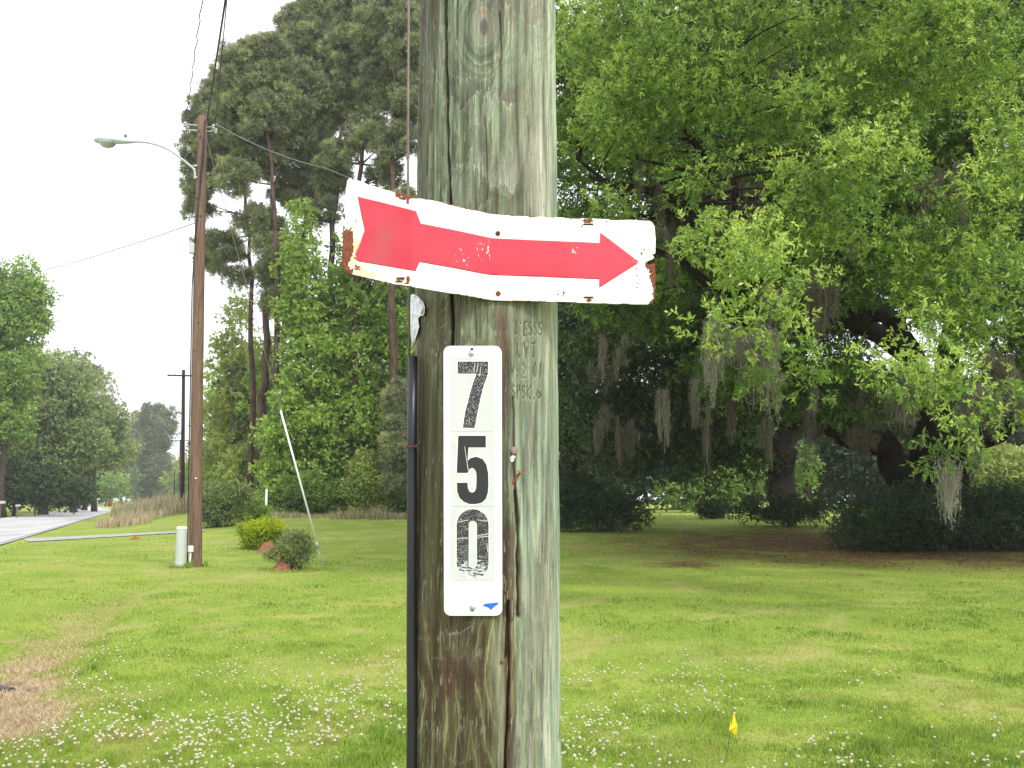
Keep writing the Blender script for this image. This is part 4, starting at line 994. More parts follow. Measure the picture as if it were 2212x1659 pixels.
mb = MB(); mb.tube([AN-Vector((0, 0, .1)), along(1172)], .016, 8); mb.tube([along(1185), along(1170)], .03, 8); mb.build('anchor_rod', M['galv'], guy, True)
mb = MB(); mb.box(AN+Vector((.06, 0, .005)), (.3, .2, .03), .01); mb.build('anchor_plate', M['galv'], guy)
g_ = gpt(574, 1118); mb = MB(); hh = V(574, 1057, float(g_[1])).z; hh -= float(g_[2]); mb.lathe(Vector(g_.tolist())-Vector((0, 0, .1)), [(.06, 0), (.06, .1+hh*.5), (.05, .1+hh), (.01, .12+hh)], 12)
tag(mb.build('marker_post', M['white'], None, True), 'thin white marker post behind the clipped yellow green bush', 'post')

# power lines
def wire(name, label, pts, r_, mat='cable', sag=0., n=24, wob=0., group='overhead power and phone lines'):
    mb = MB(); P_ = []
    for a, b_ in zip(pts[:-1], pts[1:]):
        for k in range(n):
            t_ = k/n; q_ = a.lerp(b_, t_); q_.z -= sag*4*t_*(1-t_); 
            if wob: q_.x += wob*math.sin(k*2.1); q_.z += wob*math.cos(k*1.7)
            P_.append(q_)
    P_.append(pts[-1]); mb.tube(P_, r_, 5); return tag(mb.build(name, M[mat], None, True), label, 'power line', group)
def tonear(A, px0, Yt):
    B = V(px0, 0, Yt); d = (B-A)/(A.y-B.y); return A + d*(A.y-2.1)
A = onpole(272)+Vector((-.42, -.05, .12)); wire('power_line', 'twisted wire running up from the left bracket of the brown pole', [A, tonear(A, 437, 15.5)], .011, wob=.02, n=70)
A = onpole(262)+Vector((.13, -.05, .0)); wire('power_line', 'thick black cable rising from the top of the brown pole', [A, tonear(A, 487, 15.5)], .021)
A = onpole(290)+Vector((.33, -.05, .1)); wire('power_line', 'thinner black cable just right of the thick black one', [A, tonear(A, 490, 15.3)], .011)
A = onpole(268)+Vector((.33, -.05, -.0)); wire('power_line', 'pale wire sloping down right from the brown pole behind the arrow sign', [A, V(700, 362, 26), V(1250, 560, 36)], .010, 'galv', .15)
A = onpole(478); wire('power_line', 'thin wire crossing the road from the middle of the brown pole', [A, V(-220, 632, 46)], .012, 'cable', .5)
A = onpole(272)+Vector((-.42, 0, 0)); wire('power_line', 'faint thin wire running left from the top of the brown pole', [A, V(-260, 400, 50)], .007, 'wiregrey', .3)
A = onpole(1085)

# distant poles
def farpole(px, ytop, Y, r_, label, yarm=None, aw=1.2):
    x = gx(px, Y); root = thing('utility_pole', label, 'pole', (x, Y, 0)); top = V(px+.5, ytop, Y)
    mb = MB(); mb.tube([Vector((x, Y, -.2)), top], [r_, r_*.75], 10); mb.build('pole_shaft', M['darkpole'], root, True)
    if yarm:
        c_ = V(px, yarm, Y); mb = MB(); mb.box(c_+Vector((0, -r_, 0)), (aw*2, .12, .12), .01, R(8)); arm_ = mb.build('crossarm', M['darkpole'], root)
        for q in (-.9, -.5, .5, .9):
            mb = MB(); mb.lathe(c_+Vector((q*aw, -r_+q*aw*math.sin(R(8)), .06)), [(.03, 0), (.05, .06), (.03, .12)], 8); mb.build('insulator', M['galv'], root)
farpole(396, 799, 70, .17, 'dark pole with a crossarm just left of the brown pole', 812, 1.15)
farpole(389, 950, 150, .16, 'thin distant pole with crossarm far down the road', 952, 1.4)
farpole(377, 990, 190, .15, 'thinnest distant pole far down the road, left of its neighbours')
farpole(366, 1000, 240, .15, 'very distant plain pole before the far trees, nearest the tall dark tree')

# mailboxes, barrels
q6 = lambda x, y: ((x/4.148)/1.0271, (900+y/4.148)/1.0271)
def mailbox(x, ytop, ybase, wpx, Y, label, kind='box', post='brownpole', boxmat='white'):
    px, pt = q6(x, ytop); _, pb = q6(x, ybase); X = gx(px, Y); root = thing('mailbox', label, 'mailbox', (X, Y, 0)); hgt = V(px, pt, Y).z; wd = wpx/4.148/1.0271/F*Y
    mb = MB(); mb.box(Vector((X-wd*.2, Y, hgt*.42)), (.11, .11, hgt*.9), .01); mb.build('post', M[post], root)
    prof = []; n_ = 8; l = wd/2; r_ = wd*.24; z0 = hgt-wd*.55
    vs = []; fs = []
    sec = [(-r_, 0), (-r_, r_*.9)]+[(-r_*math.cos(math.pi*k/n_), r_*.9+r_*math.sin(math.pi*k/n_)) for k in range(1, n_)]+[(r_, r_*.9), (r_, 0)]
    for xx in (-l, l): vs += [(X+xx, Y+a, z0+b_) for a, b_ in sec]
    k = len(sec); fs = [[i, i+1, k+i+1, k+i] for i in range(k-1)]+[[k-1, 0, k, 2*k-1], list(range(k)), list(range(k, 2*k))[::-1]]
    mb = MB(); mb.add(vs, fs); bx = mb.build('box', M[boxmat], root)
    mb = MB(); mb.box(Vector((X+l+.01, Y, z0+r_*.95)), (.02, r_*1.8, r_*1.7), .008); mb.build('door', M['galv'], bx)
mailbox(20, 872, 1010, 55, 73, 'rounded grey mailbox at the far left edge of the road', boxmat='galv')
mailbox(172, 905, 990, 42, 78, 'upright pale mailbox second from the left edge across the road', boxmat='galv')
mailbox(345, 905, 990, 68, 84, 'white mailbox on a brown post in front of the dark trees across the road')
mailbox(520, 888, 985, 70, 96, 'white mailbox with pale post nearest the driveway gap across the road', post='whiteplastic')
mailbox(1060, 850, 908, 30, 215, 'pale yellow posted mailbox beyond the red barrel at the road end', post='whiteplastic')
mailbox(905, 850, 908, 30, 190, 'small pale blue mailbox left of the red barrel at the road end', post='galv', boxmat='galv')
def barrel(x, yt, wpx, Y, label):
    px, pt = q6(x, yt); X = gx(px, Y); h_ = max(.4, V(px, pt, Y).z); r_ = wpx/4.148/1.0271/F*Y/2
    root = thing('barrel', label, 'barrel', (X, Y, 0)); mb = MB(); mb.lathe(Vector((X, Y, 0)), [(r_*.95, 0), (r_, h_*.2), (r_*.92, h_*.25), (r_, h_*.3), (r_*.95, h_*.62), (r_*.9, h_*.68), (r_*.93, h_)], 16); mb.build('drum', M['red'], root)
    mb = MB(); mb.lathe(Vector((X, Y, h_)), [(r_, -.03), (r_, .03), (r_*.6, .06)], 16); mb.build('lid', M['red'], root)
barrel(1012, 868, 40, 200, 'larger red barrel by the far end of the road')
barrel(1100, 882, 28, 220, 'smaller red barrel right of the pale mailbox at the road end')

# survey flag
fp = gp(1562, 1658); Yf = float(fp[1])+.02
fl = thing('survey_flag', 'small yellow survey flag on a thin wire in the lawn', 'flag', (float(fp[0]), Yf, 0))
mb = MB(); mb.tube([Vector((float(fp[0]), Yf, -.03)), V(1572, 1620, Yf), V(1584, 1532, Yf)], .0016, 6); mb.build('wire', M['darkpole'], fl)
poly = [(1584.5, 1537), (1588, 1548), (1593, 1568), (1592, 1586), (1588, 1588), (1580, 1582), (1575, 1578), (1578, 1560)]
mb = MB(); slab(mb, poly, lambda x, y: V(x, y, Yf-.004+.012*math.sin((x-1575)/4.)), .0006); mb.build('flag_film', M['flag'], fl)
# drain pipe in the swale
dp = gpt(26, 1496); c_ = Vector(dp.tolist())+Vector((0, 0, .0)); mb = MB()
tp = [c_+Vector((-.35, .22, .0)), c_+Vector((0, 0, .0))]
mb.tube(tp, [.042, .042], 16, False); mb.tube(tp, [.036, .036], 16, False)
tag(mb.build('drain_pipe', M['black'], None, True), 'dark drain pipe end poking out of the straw at the left edge', 'pipe')
# ant mounds / clay mounds
def mound(px, py, wpx, hpx, label, seed):
    g_ = gpt(px, py); Y = float(g_[1]); rr = wpx/2/F*Y; hh = hpx/F*Y; r = np.random.default_rng(seed); vs = [(0, 0, hh)]; fs = []; nr, na = 9, 24
    for i in range(1, nr+1):
        for k in range(na):
            a = 2*math.pi*k/na; q = i/nr; n_ = vn(np.array(3*math.cos(a)+q*2), np.array(3*math.sin(a)+seed*7+q), seed)
            rad = rr*q*(.85+.4*float(n_)); vs.append((rad*math.cos(a), rad*math.sin(a), hh*(math.cos(q*math.pi)*.5+.5)**.8*(.75+.5*float(n_))-.02*(i == nr)))
    for k in range(na): fs.append([0, 1+k, 1+(k+1) % na])
    for i in range(nr-1):
        for k in range(na): a = 1+i*na; fs.append([a+k, a+na+k, a+na+(k+1) % na, a+(k+1) % na])
    mb = MB(); mb.add([(x+float(g_[0]), y+Y, z+float(g_[2])) for x, y, z in vs], fs); tag(mb.build('clay_mound', M['clay'], None, True), label, 'mound')
mound(612, 1232, 46, 24, 'red clay mound at the foot of the loose dark bush', 1)
mound(580, 1194, 50, 22, 'red clay mound beside the clipped yellow green bush', 2)
mound(292, 1166, 22, 7, 'low red clay mound in the grass beside the path', 3)
# ------------------------------------------------------------------ pines
PG = 'tall pines behind the vine covered trees'
pines = [
 (556, 52, [(565, 1000), (568, 860), (577, 740), (577, 600), (590, 450), (612, 300), (640, 200)], .30, [(625, 235, 95, 120), (565, 330, 80, 80), (600, 560, 60, 75), (590, 640, 45, 50), (560, 480, 60, 50)], 'tall pine with a bare dark trunk left of the slanting guy sleeve'),
 (541, 54, [(545, 800), (543, 600), (530, 420), (505, 260)], .2, [(450, 260, 45, 60), (475, 300, 70, 90), (485, 205, 50, 55), (430, 430, 45, 50), (410, 320, 20, 60), (475, 540, 60, 60), (430, 380, 40, 50), (510, 600, 50, 25)], 'leftmost pine reaching behind the top of the brown pole'),
 (640, 54, [(645, 700), (655, 500), (668, 350), (680, 200), (680, 60)], .28, [(685, 110, 85, 80), (640, 60, 50, 45), (655, 420, 50, 55), (690, 250, 60, 50), (700, 20, 60, 50), (700, 350, 60, 60), (620, 400, 50, 60)], 'pine whose crown tip stands highest left of the arrow sign'),
 (600, 50, [(598, 700), (596, 500), (580, 300), (555, 160)], .2, [(535, 160, 75, 75), (575, 110, 50, 40), (540, 250, 80, 60), (500, 380, 60, 50)], 'pine with a rounded crown tip between the brown pole and the highest pine'),
 (705, 52, [(712, 700), (718, 480), (735, 300), (750, 120)], .26, [(765, 120, 70, 80), (735, 200, 60, 60), (775, 20, 70, 60), (720, 380, 50, 60), (700, 460, 50, 40), (800, 200, 50, 50)], 'pine rising straight above the arrow sign\'s left tip'),
 (765, 50, [(768, 650), (772, 450), (790, 260), (810, 60)], .24, [(825, 75, 65, 75), (830, 180, 55, 60), (800, 290, 60, 50), (830, 380, 50, 50), (740, 330, 50, 40)], 'pine with pale green tufts right of the sign\'s left tip'),
 (850, 48, [(848, 650), (846, 450), (850, 250), (860, 30)], .24, [(880, 100, 60, 80), (860, 310, 55, 50), (890, 220, 50, 60), (880, 450, 60, 50), (830, 500, 70, 60), (860, 20, 60, 60)], 'pine closest to the foreground pole on its left side'),
 (960, 50, [(960, 700), (965, 450), (960, 150)], .24, [(960, 120, 70, 120), (970, 330, 70, 90), (950, 520, 70, 80)], 'pine hidden mostly behind the foreground pole'),
 (1075, 58, [(1075, 700), (1080, 450), (1085, 150)], .26, [(1080, 120, 80, 110), (1075, 300, 70, 80), (1120, 450, 60, 80)], 'pine directly behind the foreground pole'),
]
for i, (px, Y, tr, r0_, bl, lab) in enumerate(pines):
    bl = [(a, b_, c_*(1.1 if b_ < 300 else .95), d_*(1.08 if b_ < 300 else .9)) for a, b_, c_, d_ in bl]
    tree('pine_tree', lab, 'pine tree', px, Y, tr, r0_, bl, 'pine', 'needle', .40, .62, 30, .34, .044, 100+i, PG, 'pinebark', 44, None, .55, .16, limb_r=.10, limb_lo=.45)
tree('young_pine', 'young pine with pale upright candles between the bushes and the pole', 'pine tree', 868, 47, [(868, 950), (862, 830)], .08, [(862, 860, 30, 55), (870, 960, 50, 80), (868, 1040, 56, 45)], 'pine', 'needle', .5, 1.8, 70, .28, .03, 120, None, 'pinebark', 30, None, .55, .12)
# ------------------------------------------------------------------ broadleaf trees behind the lawn, left of the pole
DT = 'leafy trees along the wood edge behind the lawn'
T = [
 (650, 50, [(652, 900), (655, 600)], .16, [(655, 480, 26, 45), (650, 560, 42, 70), (655, 660, 55, 80), (665, 790, 62, 90), (670, 920, 75, 90), (655, 1030, 75, 60)], 'gum', 'vine covered tree forming a tall green column behind the guy sleeve'),
 (790, 51, [(795, 900), (785, 650)], .2, [(735, 620, 55, 70), (800, 680, 75, 75), (770, 780, 85, 85), (860, 730, 70, 80), (790, 900, 85, 85), (860, 840, 60, 70), (760, 1000, 70, 70), (700, 700, 60, 70)], 'gum', 'broad leafy tree filling the gap below the arrow sign'),
 (603, 49, [(600, 980)], .1, [(600, 950, 35, 60), (598, 1030, 42, 55), (625, 880, 35, 55)], 'gum', 'smaller leafy tree at the foot of the bare pine trunk'),
 (525, 66, [(525, 900), (522, 720)], .2, [(522, 690, 24, 55), (515, 780, 45, 70), (505, 880, 55, 80), (500, 990, 60, 80), (535, 860, 40, 120)], 'yell', 'yellow green tree between the brown pole and the bare pine trunk'),
 (588, 56, [(588, 900), (585, 740)], .15, [(583, 760, 32, 60), (580, 860, 42, 80), (590, 970, 45, 70), (585, 1040, 45, 40)], 'gum', 'fresh green tree between the bare pine trunk and the vine column'),
 (855, 52, [(855, 800)], .15, [(840, 640, 50, 60), (870, 690, 50, 60), (830, 560, 40, 40), (750, 560, 35, 50)], 'gum', 'fresh green tree just below the left end of the arrow sign'),
 (465, 78, [(465, 950), (470, 830)], .2, [(478, 830, 34, 50), (462, 920, 34, 70), (458, 1010, 38, 70)], 'gum', 'leafy tree just right of the brown pole'),
 (545, 55, [(545, 1000)], .15, [(545, 1010, 45, 60), (500, 1040, 45, 35)], 'yell', 'low yellow green tree behind the large left bush'),
 (1110, 60, [(1110, 900), (1110, 760)], .25, [(1060, 800, 70, 120), (1130, 780, 70, 120), (1190, 860, 60, 110), (1100, 960, 120, 90), (1130, 650, 70, 70)], 'gum', 'leafy tree directly behind the foreground pole'),
 (930, 50, [(930, 900), (930, 650)], .2, [(925, 750, 80, 120), (930, 930, 80, 110), (940, 1040, 80, 50), (880, 600, 60, 60)], 'gum', 'leafy tree hidden mostly behind the foreground pole'),
]
for i, (px, Y, tr, r0_, bl, mt, lab) in enumerate(T):
    tree('leafy_tree', lab, 'tree', px, Y, tr, r0_, bl, mt, 'leaf', .66*Y/45, 1.7, 170, .20*Y/45, .14*Y/45, 200+i, DT, limbs=20, base_tone=.68, tvar=.16, twig=5, droop=.3, top=.5)
SB = []
def shrub(name, lab, px, Y, bl, mt, cr=.25, dens=1.6, nl=90, L=.07, W=.035, seed=1, tone=.45, limbs=16, group=None, zf=.8, top=.3, tv=.12, r0_=.03, stems=0, cat='bush'):
    b = bl[0]; g_ = (px, b[1]+b[3]*.3); r5 = np.random.default_rng(seed+5); ex = []
    for q_ in bl:
        for _ in range(5):
            a_ = r5.uniform(-.3, math.pi+.3); ex.append((q_[0]+q_[2]*1.0*math.cos(a_), q_[1]-q_[3]*.98*math.sin(a_), q_[2]*r5.uniform(.10, .22), q_[3]*r5.uniform(.14, .32), q_[4] if len(q_) > 4 else Y, .15))
    if cat != 'hedge' or px < 1400: bl = list(bl)+ex
    return tree(name, lab, cat, px, Y, [g_], r0_, bl, mt, 'leaf', cr, dens, nl, L, W, seed, group, limbs=limbs, base_tone=tone, tvar=tv, twig=5, zf=zf, droop=0, trunkname='stem', top=top, limb_lo=.05)
Y1 = float(gpt(480, 1138)[1]); shrub('bush', 'large dark untrimmed bush right behind the brown pole', 480, Y1, [(478, 1095, 42, 42), (460, 1080, 35, 35), (500, 1085, 40, 35), (470, 1115, 40, 25)], 'mid', .28, 1.8, 100, .10, .05, 301, .4, tv=.25)
Y1 = float(gpt(535, 1128)[1]); shrub('bush', 'light green bush touching the large dark bush on its right', 537, Y1, [(535, 1100, 30, 26), (548, 1108, 22, 18)], 'gum', .25, 1.8, 100, .11, .06, 302, .6)
Y1 = float(gpt(570, 1188)[1]); shrub('bush', 'clipped bright yellow green bush with a flat top', 570, Y1, [(572, 1146, 50, 26, Y1, .55, .25), (565, 1160, 44, 24), (560, 1172, 34, 16)] if False else [(572, 1142, 48, 20, Y1, .5, .35), (568, 1156, 44, 24, Y1, .5, .0), (560, 1172, 34, 14, Y1, .4, -.05)], 'bright', .13, 2.2, 90, .05, .028, 303, .45, top=.35)
Y1 = float(gpt(630, 1232)[1]); shrub('bush', 'loose grey green bush with bare stems above a clay mound', 638, Y1, [(632, 1180, 34, 26), (640, 1200, 32, 26), (606, 1205, 24, 18), (655, 1190, 14, 30), (640, 1165, 18, 14)], 'mid', .13, 1.5, 60, .045, .022, 304, .5, 26, tv=.25)
Y1 = 47; shrub('bush', 'pale green bush at the foot of the vine covered wood', 800, Y1, [(795, 1040, 42, 50), (775, 1075, 30, 35), (825, 1065, 40, 45)], 'yell', .35, 1.6, 100, .15, .09, 305, .5)
shrub('bush', 'low leafy bush just left of the foreground pole', 860, 47, [(862, 1075, 40, 40), (895, 1060, 40, 50)], 'gum', .35, 1.5, 100, .14, .08, 306, .4)
shrub('bush', 'low dark bush under the vine covered tree', 690, 47.5, [(680, 1075, 60, 40), (620, 1075, 45, 35), (740, 1080, 40, 35)], 'gum', .35, 1.5, 90, .14, .08, 307, .25)

# fix default depth of blobs handled in blob_clumps (Y omitted) above

# ------------------------------------------------------------------ trees across the road
LR = 'trees across the road on the left'
T = [
 (5, 80, [(10, 900), (18, 700)], .35, [(25, 690, 70, 75), (65, 630, 38, 45), (80, 660, 35, 30), (-30, 640, 80, 90), (20, 800, 70, 70), (-30, 900, 90, 90), (45, 590, 30, 30)], 'gum', 'leaf', 'tall bright leafy tree at the far left edge', .6, .9),
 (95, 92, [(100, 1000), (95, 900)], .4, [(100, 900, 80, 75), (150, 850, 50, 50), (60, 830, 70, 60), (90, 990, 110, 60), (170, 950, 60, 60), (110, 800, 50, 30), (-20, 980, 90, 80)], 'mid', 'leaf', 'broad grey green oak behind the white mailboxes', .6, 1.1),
 (205, 118, [(205, 980), (205, 880)], .3, [(208, 900, 34, 60), (195, 860, 30, 40), (225, 960, 34, 55), (200, 990, 40, 40)], 'twig', 'leaf', 'grey half bare tree between the broad oak and the dark evergreens', .4, .7),
 (185, 130, [(183, 850), (182, 800)], .25, [(182, 800, 24, 26), (200, 830, 30, 26), (150, 790, 30, 24), (225, 870, 22, 26)], 'pine', 'needle', 'pine top rising behind the grey half bare tree', .5, 1.),
 (325, 250, [(328, 1000), (325, 900)], .35, [(325, 905, 36, 34), (350, 930, 26, 40), (310, 960, 48, 50), (330, 1020, 45, 50), (290, 1000, 40, 50), (360, 895, 16, 12)], 'pine', 'needle', 'tall dark evergreen at the bend of the road', .34, 1.4),
 (262, 235, [(262, 1000)], .3, [(262, 960, 34, 50), (255, 1020, 40, 45), (235, 930, 30, 30)], 'mid', 'leaf', 'grey green leafy tree left of the tall evergreen', .4, 1.3),
 (160, 108, [(160, 950)], .3, [(140, 810, 50, 40), (175, 860, 60, 60), (235, 905, 36, 50), (215, 960, 60, 60), (130, 900, 60, 60)], 'mid', 'leaf', 'pale green tree stepping down towards the road bend', .6, 1.3),
 (228, 195, [(235, 1050)], .15, [(235, 1048, 45, 24), (195, 1058, 40, 28), (255, 1058, 30, 22)], 'gum', 'leaf', 'low bright green tree overhanging the far verge', .5, 1.2),
 (35, 84, [(35, 1040)], .2, [(30, 1045, 90, 40), (110, 1055, 60, 38), (160, 1070, 40, 30), (-50, 1050, 60, 45)], 'dark', 'leaf', 'dark low undergrowth tree behind the mailboxes', .5, 1.3),
]
for i, (px, Y, tr, r0_, bl, mt, kd, lab, bt_, dn) in enumerate(T):
    sc_ = min(Y/50, 2.6)*(.8 if Y < 100 else 1)
    tree('roadside_tree', lab, 'tree', px, Y, tr, r0_, bl if len(bl[0]) > 4 else bl, mt, kd, .75*sc_, 2.3*dn, 150 if kd == 'leaf' else 80, .25*sc_**.8, (.16 if mt != 'twig' else .035)*sc_**.8 if kd == 'leaf' else .06*sc_, 400+i, LR, limbs=18, base_tone=bt_, tvar=.15, twig=5, droop=.2)
tree('roadside_tree', 'distant yellow green tree seen between the far poles', 'tree', 392, 190, [(392, 1050)], .3, [(398, 1030, 26, 38), (372, 1045, 20, 30), (415, 1020, 24, 45)], 'yell', 'leaf', 2., 1.5, 120, .6, .4, 420, LR, limbs=10, base_tone=.55, twig=5)

# ------------------------------------------------------------------ woods closing the view
def wood(name, label, x0, x1, Y, h0, mat, tone, seed, lf=.5):
    r = np.random.default_rng(seed); n_ = int((x1-x0)*h0*.32); X = r.uniform(x0, x1, n_); C = np.stack([X, (Y)+r.uniform(-4, 6, n_), 2.4+r.uniform(0, 1, n_)**.8*(h0*(.7+.5*fbm(X/9, X*0, seed))-2.4)], -1)
    v, tt = crown_leaves(C, np.zeros(len(C)), r, 2.2, 260, lf, lf*.7, 5, .8, .1, .3, .14, base_tone=tone)
    mb = MB(); 
    o = fastmesh(name, v, np.arange(len(v)).reshape(-1, 4), M[mat], None, {'tone': tt}); return tag(o, label, 'woods', None, 'stuff')
wood('far_woods', 'dense wood far behind the oaks reading as one green mass', -6, 75, 76, 12, 'dark', .6, 501, .7)  # dark leaf colour stands in for the gloom under the oaks
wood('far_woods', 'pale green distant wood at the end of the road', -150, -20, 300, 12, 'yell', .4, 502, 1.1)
wood('far_woods', 'dark thicket behind the trees across the road', -105, -55, 112, 8, 'dark', .6, 503, .6)
wood('far_woods', 'shaded thicket behind the vine covered trees', -17.5, 2, 62, 9, 'dark', .7, 504, .5)

# ------------------------------------------------------------------ live oaks
def L_(pts, radii): return ([V(p[0], p[1], p[2]+4.0*min(1, max(0, (p[2]-18)/8.))) for p in pts], radii)
YA = 30.0
mainlimbs = [
 L_([(1985, 1130, 26), (1950, 1030, 25.5), (1900, 965, 25), (1820, 925, 24.5), (1740, 905, 24), (1650, 905, 23), (1560, 880, 22)], [.62, .5, .42, .36, .3, .22, .12]),
 L_([(2010, 1120, 26), (2060, 1040, 25.5), (2110, 950, 25), (2190, 905, 24), (2290, 880, 23)], [.55, .45, .35, .3, .2]),
 L_([(1995, 1080, 26), (2015, 960, 25), (2000, 860, 24), (1980, 780, 23), (1930, 690, 22), (1850, 640, 21), (1780, 670, 20)], [.55, .42, .36, .3, .26, .2, .1]),
 L_([(2000, 1060, 26), (2030, 900, 25.5), (2060, 700, 25), (2040, 450, 24), (2000, 250, 23)], [.5, .4, .34, .26, .16]),
 L_([(1980, 780, 23), (1860, 700, 21), (1760, 660, 20), (1700, 560, 19), (1640, 480, 18.5), (1590, 420, 18), (1545, 360, 17.5), (1500, 300, 17), (1460, 250, 16.5)], [.3, .27, .24, .22, .2, .2, .2, .1, .05]),
 L_([(1590, 450, 18), (1620, 430, 18), (1520, 465, 17.5), (1450, 430, 17), (1400, 412, 17), (1330, 400, 16.5), (1270, 380, 16.5)], [.05, .1, .09, .09, .08, .06, .03]),
 L_([(1330, 400, 16.5), (1290, 380, 16.5), (1250, 345, 16.5)], [.05, .035, .02]), L_([(1450, 430, 17), (1410, 405, 17), (1465, 385, 17), (1490, 378, 17)], [.05, .04, .03, .02]),
 L_([(1555, 350, 17.5), (1530, 368, 17.4), (1485, 370, 17.3)], [.06, .05, .03]), L_([(1570, 350, 17.5), (1575, 320, 17.4), (1600, 285, 17.2)], [.04, .03, .02]),
 L_([(1660, 235, 18), (1680, 190, 18), (1715, 165, 18), (1790, 150, 18)], [.1, .11, .08, .05]), L_([(1905, 480, 20), (1902, 430, 19.5), (1835, 455, 19)], [.2, .16, .11]),
 L_([(2125, 270, 19), (2128, 220, 19), (2160, 250, 19)], [.1, .09, .03]), L_([(1970, 165, 16), (2020, 190, 16), (2065, 220, 16)], [.03, .045, .05]),
 L_([(1440, 470, 17), (1470, 560, 18), (1540, 620, 19), (1620, 640, 20), (1760, 660, 21)], [.05, .09, .12, .16, .2]),
 L_([(1350, 460, 21), (1500, 480, 21), (1620, 460, 20)], [.05, .07, .09]),
]
def leafblobs(lst): return lst
near = [ # bright sprays nearest the camera
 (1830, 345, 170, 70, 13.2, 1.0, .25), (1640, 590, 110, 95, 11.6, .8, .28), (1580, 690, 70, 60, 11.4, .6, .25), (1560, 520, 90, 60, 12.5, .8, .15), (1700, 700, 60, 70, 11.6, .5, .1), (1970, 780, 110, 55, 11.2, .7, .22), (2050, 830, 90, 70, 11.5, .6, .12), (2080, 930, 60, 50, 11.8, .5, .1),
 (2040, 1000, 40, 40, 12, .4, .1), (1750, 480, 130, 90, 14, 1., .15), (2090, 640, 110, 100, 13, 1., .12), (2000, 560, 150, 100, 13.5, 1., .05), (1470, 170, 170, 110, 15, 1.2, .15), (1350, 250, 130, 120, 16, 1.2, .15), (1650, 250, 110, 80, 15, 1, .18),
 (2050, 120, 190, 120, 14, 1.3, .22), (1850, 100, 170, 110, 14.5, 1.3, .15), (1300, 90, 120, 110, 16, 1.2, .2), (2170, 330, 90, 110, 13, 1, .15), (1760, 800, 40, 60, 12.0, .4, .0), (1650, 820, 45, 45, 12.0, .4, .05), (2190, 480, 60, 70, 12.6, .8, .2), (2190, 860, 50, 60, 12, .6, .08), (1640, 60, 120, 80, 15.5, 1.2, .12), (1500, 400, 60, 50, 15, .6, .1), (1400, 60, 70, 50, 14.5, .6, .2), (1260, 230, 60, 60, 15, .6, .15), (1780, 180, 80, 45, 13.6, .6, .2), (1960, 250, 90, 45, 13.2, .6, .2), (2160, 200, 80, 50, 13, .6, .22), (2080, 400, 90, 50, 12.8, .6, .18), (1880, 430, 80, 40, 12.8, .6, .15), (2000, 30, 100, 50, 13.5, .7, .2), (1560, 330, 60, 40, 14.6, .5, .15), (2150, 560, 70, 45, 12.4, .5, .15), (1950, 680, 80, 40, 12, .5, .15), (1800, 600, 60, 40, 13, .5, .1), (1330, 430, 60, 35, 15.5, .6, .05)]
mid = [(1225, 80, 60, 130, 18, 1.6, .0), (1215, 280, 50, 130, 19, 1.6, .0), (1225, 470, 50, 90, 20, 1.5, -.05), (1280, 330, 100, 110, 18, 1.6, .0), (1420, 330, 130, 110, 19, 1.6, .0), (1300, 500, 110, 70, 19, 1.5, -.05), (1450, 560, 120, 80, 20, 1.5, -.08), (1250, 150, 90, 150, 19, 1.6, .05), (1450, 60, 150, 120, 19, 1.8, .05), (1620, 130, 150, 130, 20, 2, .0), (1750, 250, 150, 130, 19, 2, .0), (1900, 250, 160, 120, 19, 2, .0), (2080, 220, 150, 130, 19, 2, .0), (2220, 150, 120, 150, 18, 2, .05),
 (1750, 420, 140, 100, 19, 1.6, -.05), (1930, 450, 150, 100, 19, 1.6, -.05), (2120, 450, 140, 110, 19, 1.6, -.05), (1650, 420, 120, 90, 20, 1.6, -.1), (1950, 620, 170, 90, 20, 1.6, -.1), (2150, 660, 120, 100, 19, 1.5, -.1), (1780, 600, 120, 90, 19, 1.4, -.1), (2100, 780, 120, 80, 20, 1.4, -.1), (1850, 760, 100, 60, 21, 1.3, -.12), (2230, 760, 90, 100, 19, 1.5, -.05), (1850, 20, 200, 100, 20, 2, .0), (1740, 870, 130, 45, 22.5, 1.2, -.3), (1850, 900, 90, 35, 22.5, 1.0, -.3), (1640, 900, 70, 40, 22.5, 1.0, -.3), (1740, 840, 130, 45, 23.5, 1.5, -.2), (1900, 850, 120, 50, 23.5, 1.5, -.2), (1600, 850, 100, 50, 23, 1.5, -.2), (2200, 830, 80, 60, 22, 1.5, -.15), (1680, 740, 110, 60, 22, 1.5, -.2), (1300, 640, 130, 60, 21, 1.5, -.2), (1450, 680, 110, 60, 22, 1.5, -.2), (2240, 620, 80, 80, 19, 1.5, -.1), (2100, 20, 160, 90, 19, 2, .0), (1400, 190, 120, 90, 21, 1.8, 0), (1560, 800, 90, 60, 22, 1.2, -.15), (1840, 830, 110, 40, 23, 1.2, -.2)]  # negative last values darken lower clumps, painting canopy shade into the leaves
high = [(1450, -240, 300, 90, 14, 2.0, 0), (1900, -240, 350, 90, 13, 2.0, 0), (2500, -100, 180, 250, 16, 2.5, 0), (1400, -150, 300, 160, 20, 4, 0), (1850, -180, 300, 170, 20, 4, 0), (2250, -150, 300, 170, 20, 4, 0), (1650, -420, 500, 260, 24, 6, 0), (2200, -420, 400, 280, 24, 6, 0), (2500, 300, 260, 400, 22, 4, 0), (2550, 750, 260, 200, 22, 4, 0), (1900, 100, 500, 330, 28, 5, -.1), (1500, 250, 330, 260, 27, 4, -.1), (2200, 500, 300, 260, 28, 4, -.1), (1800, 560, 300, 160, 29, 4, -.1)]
rA = np.random.default_rng(900)
oakA = thing('live_oak', 'huge spreading live oak with its thick dark forked trunk behind the right hedge', 'oak tree', (gx(1998, YA), YA, 0))
mb = MB(); bx = gx(1998, YA)
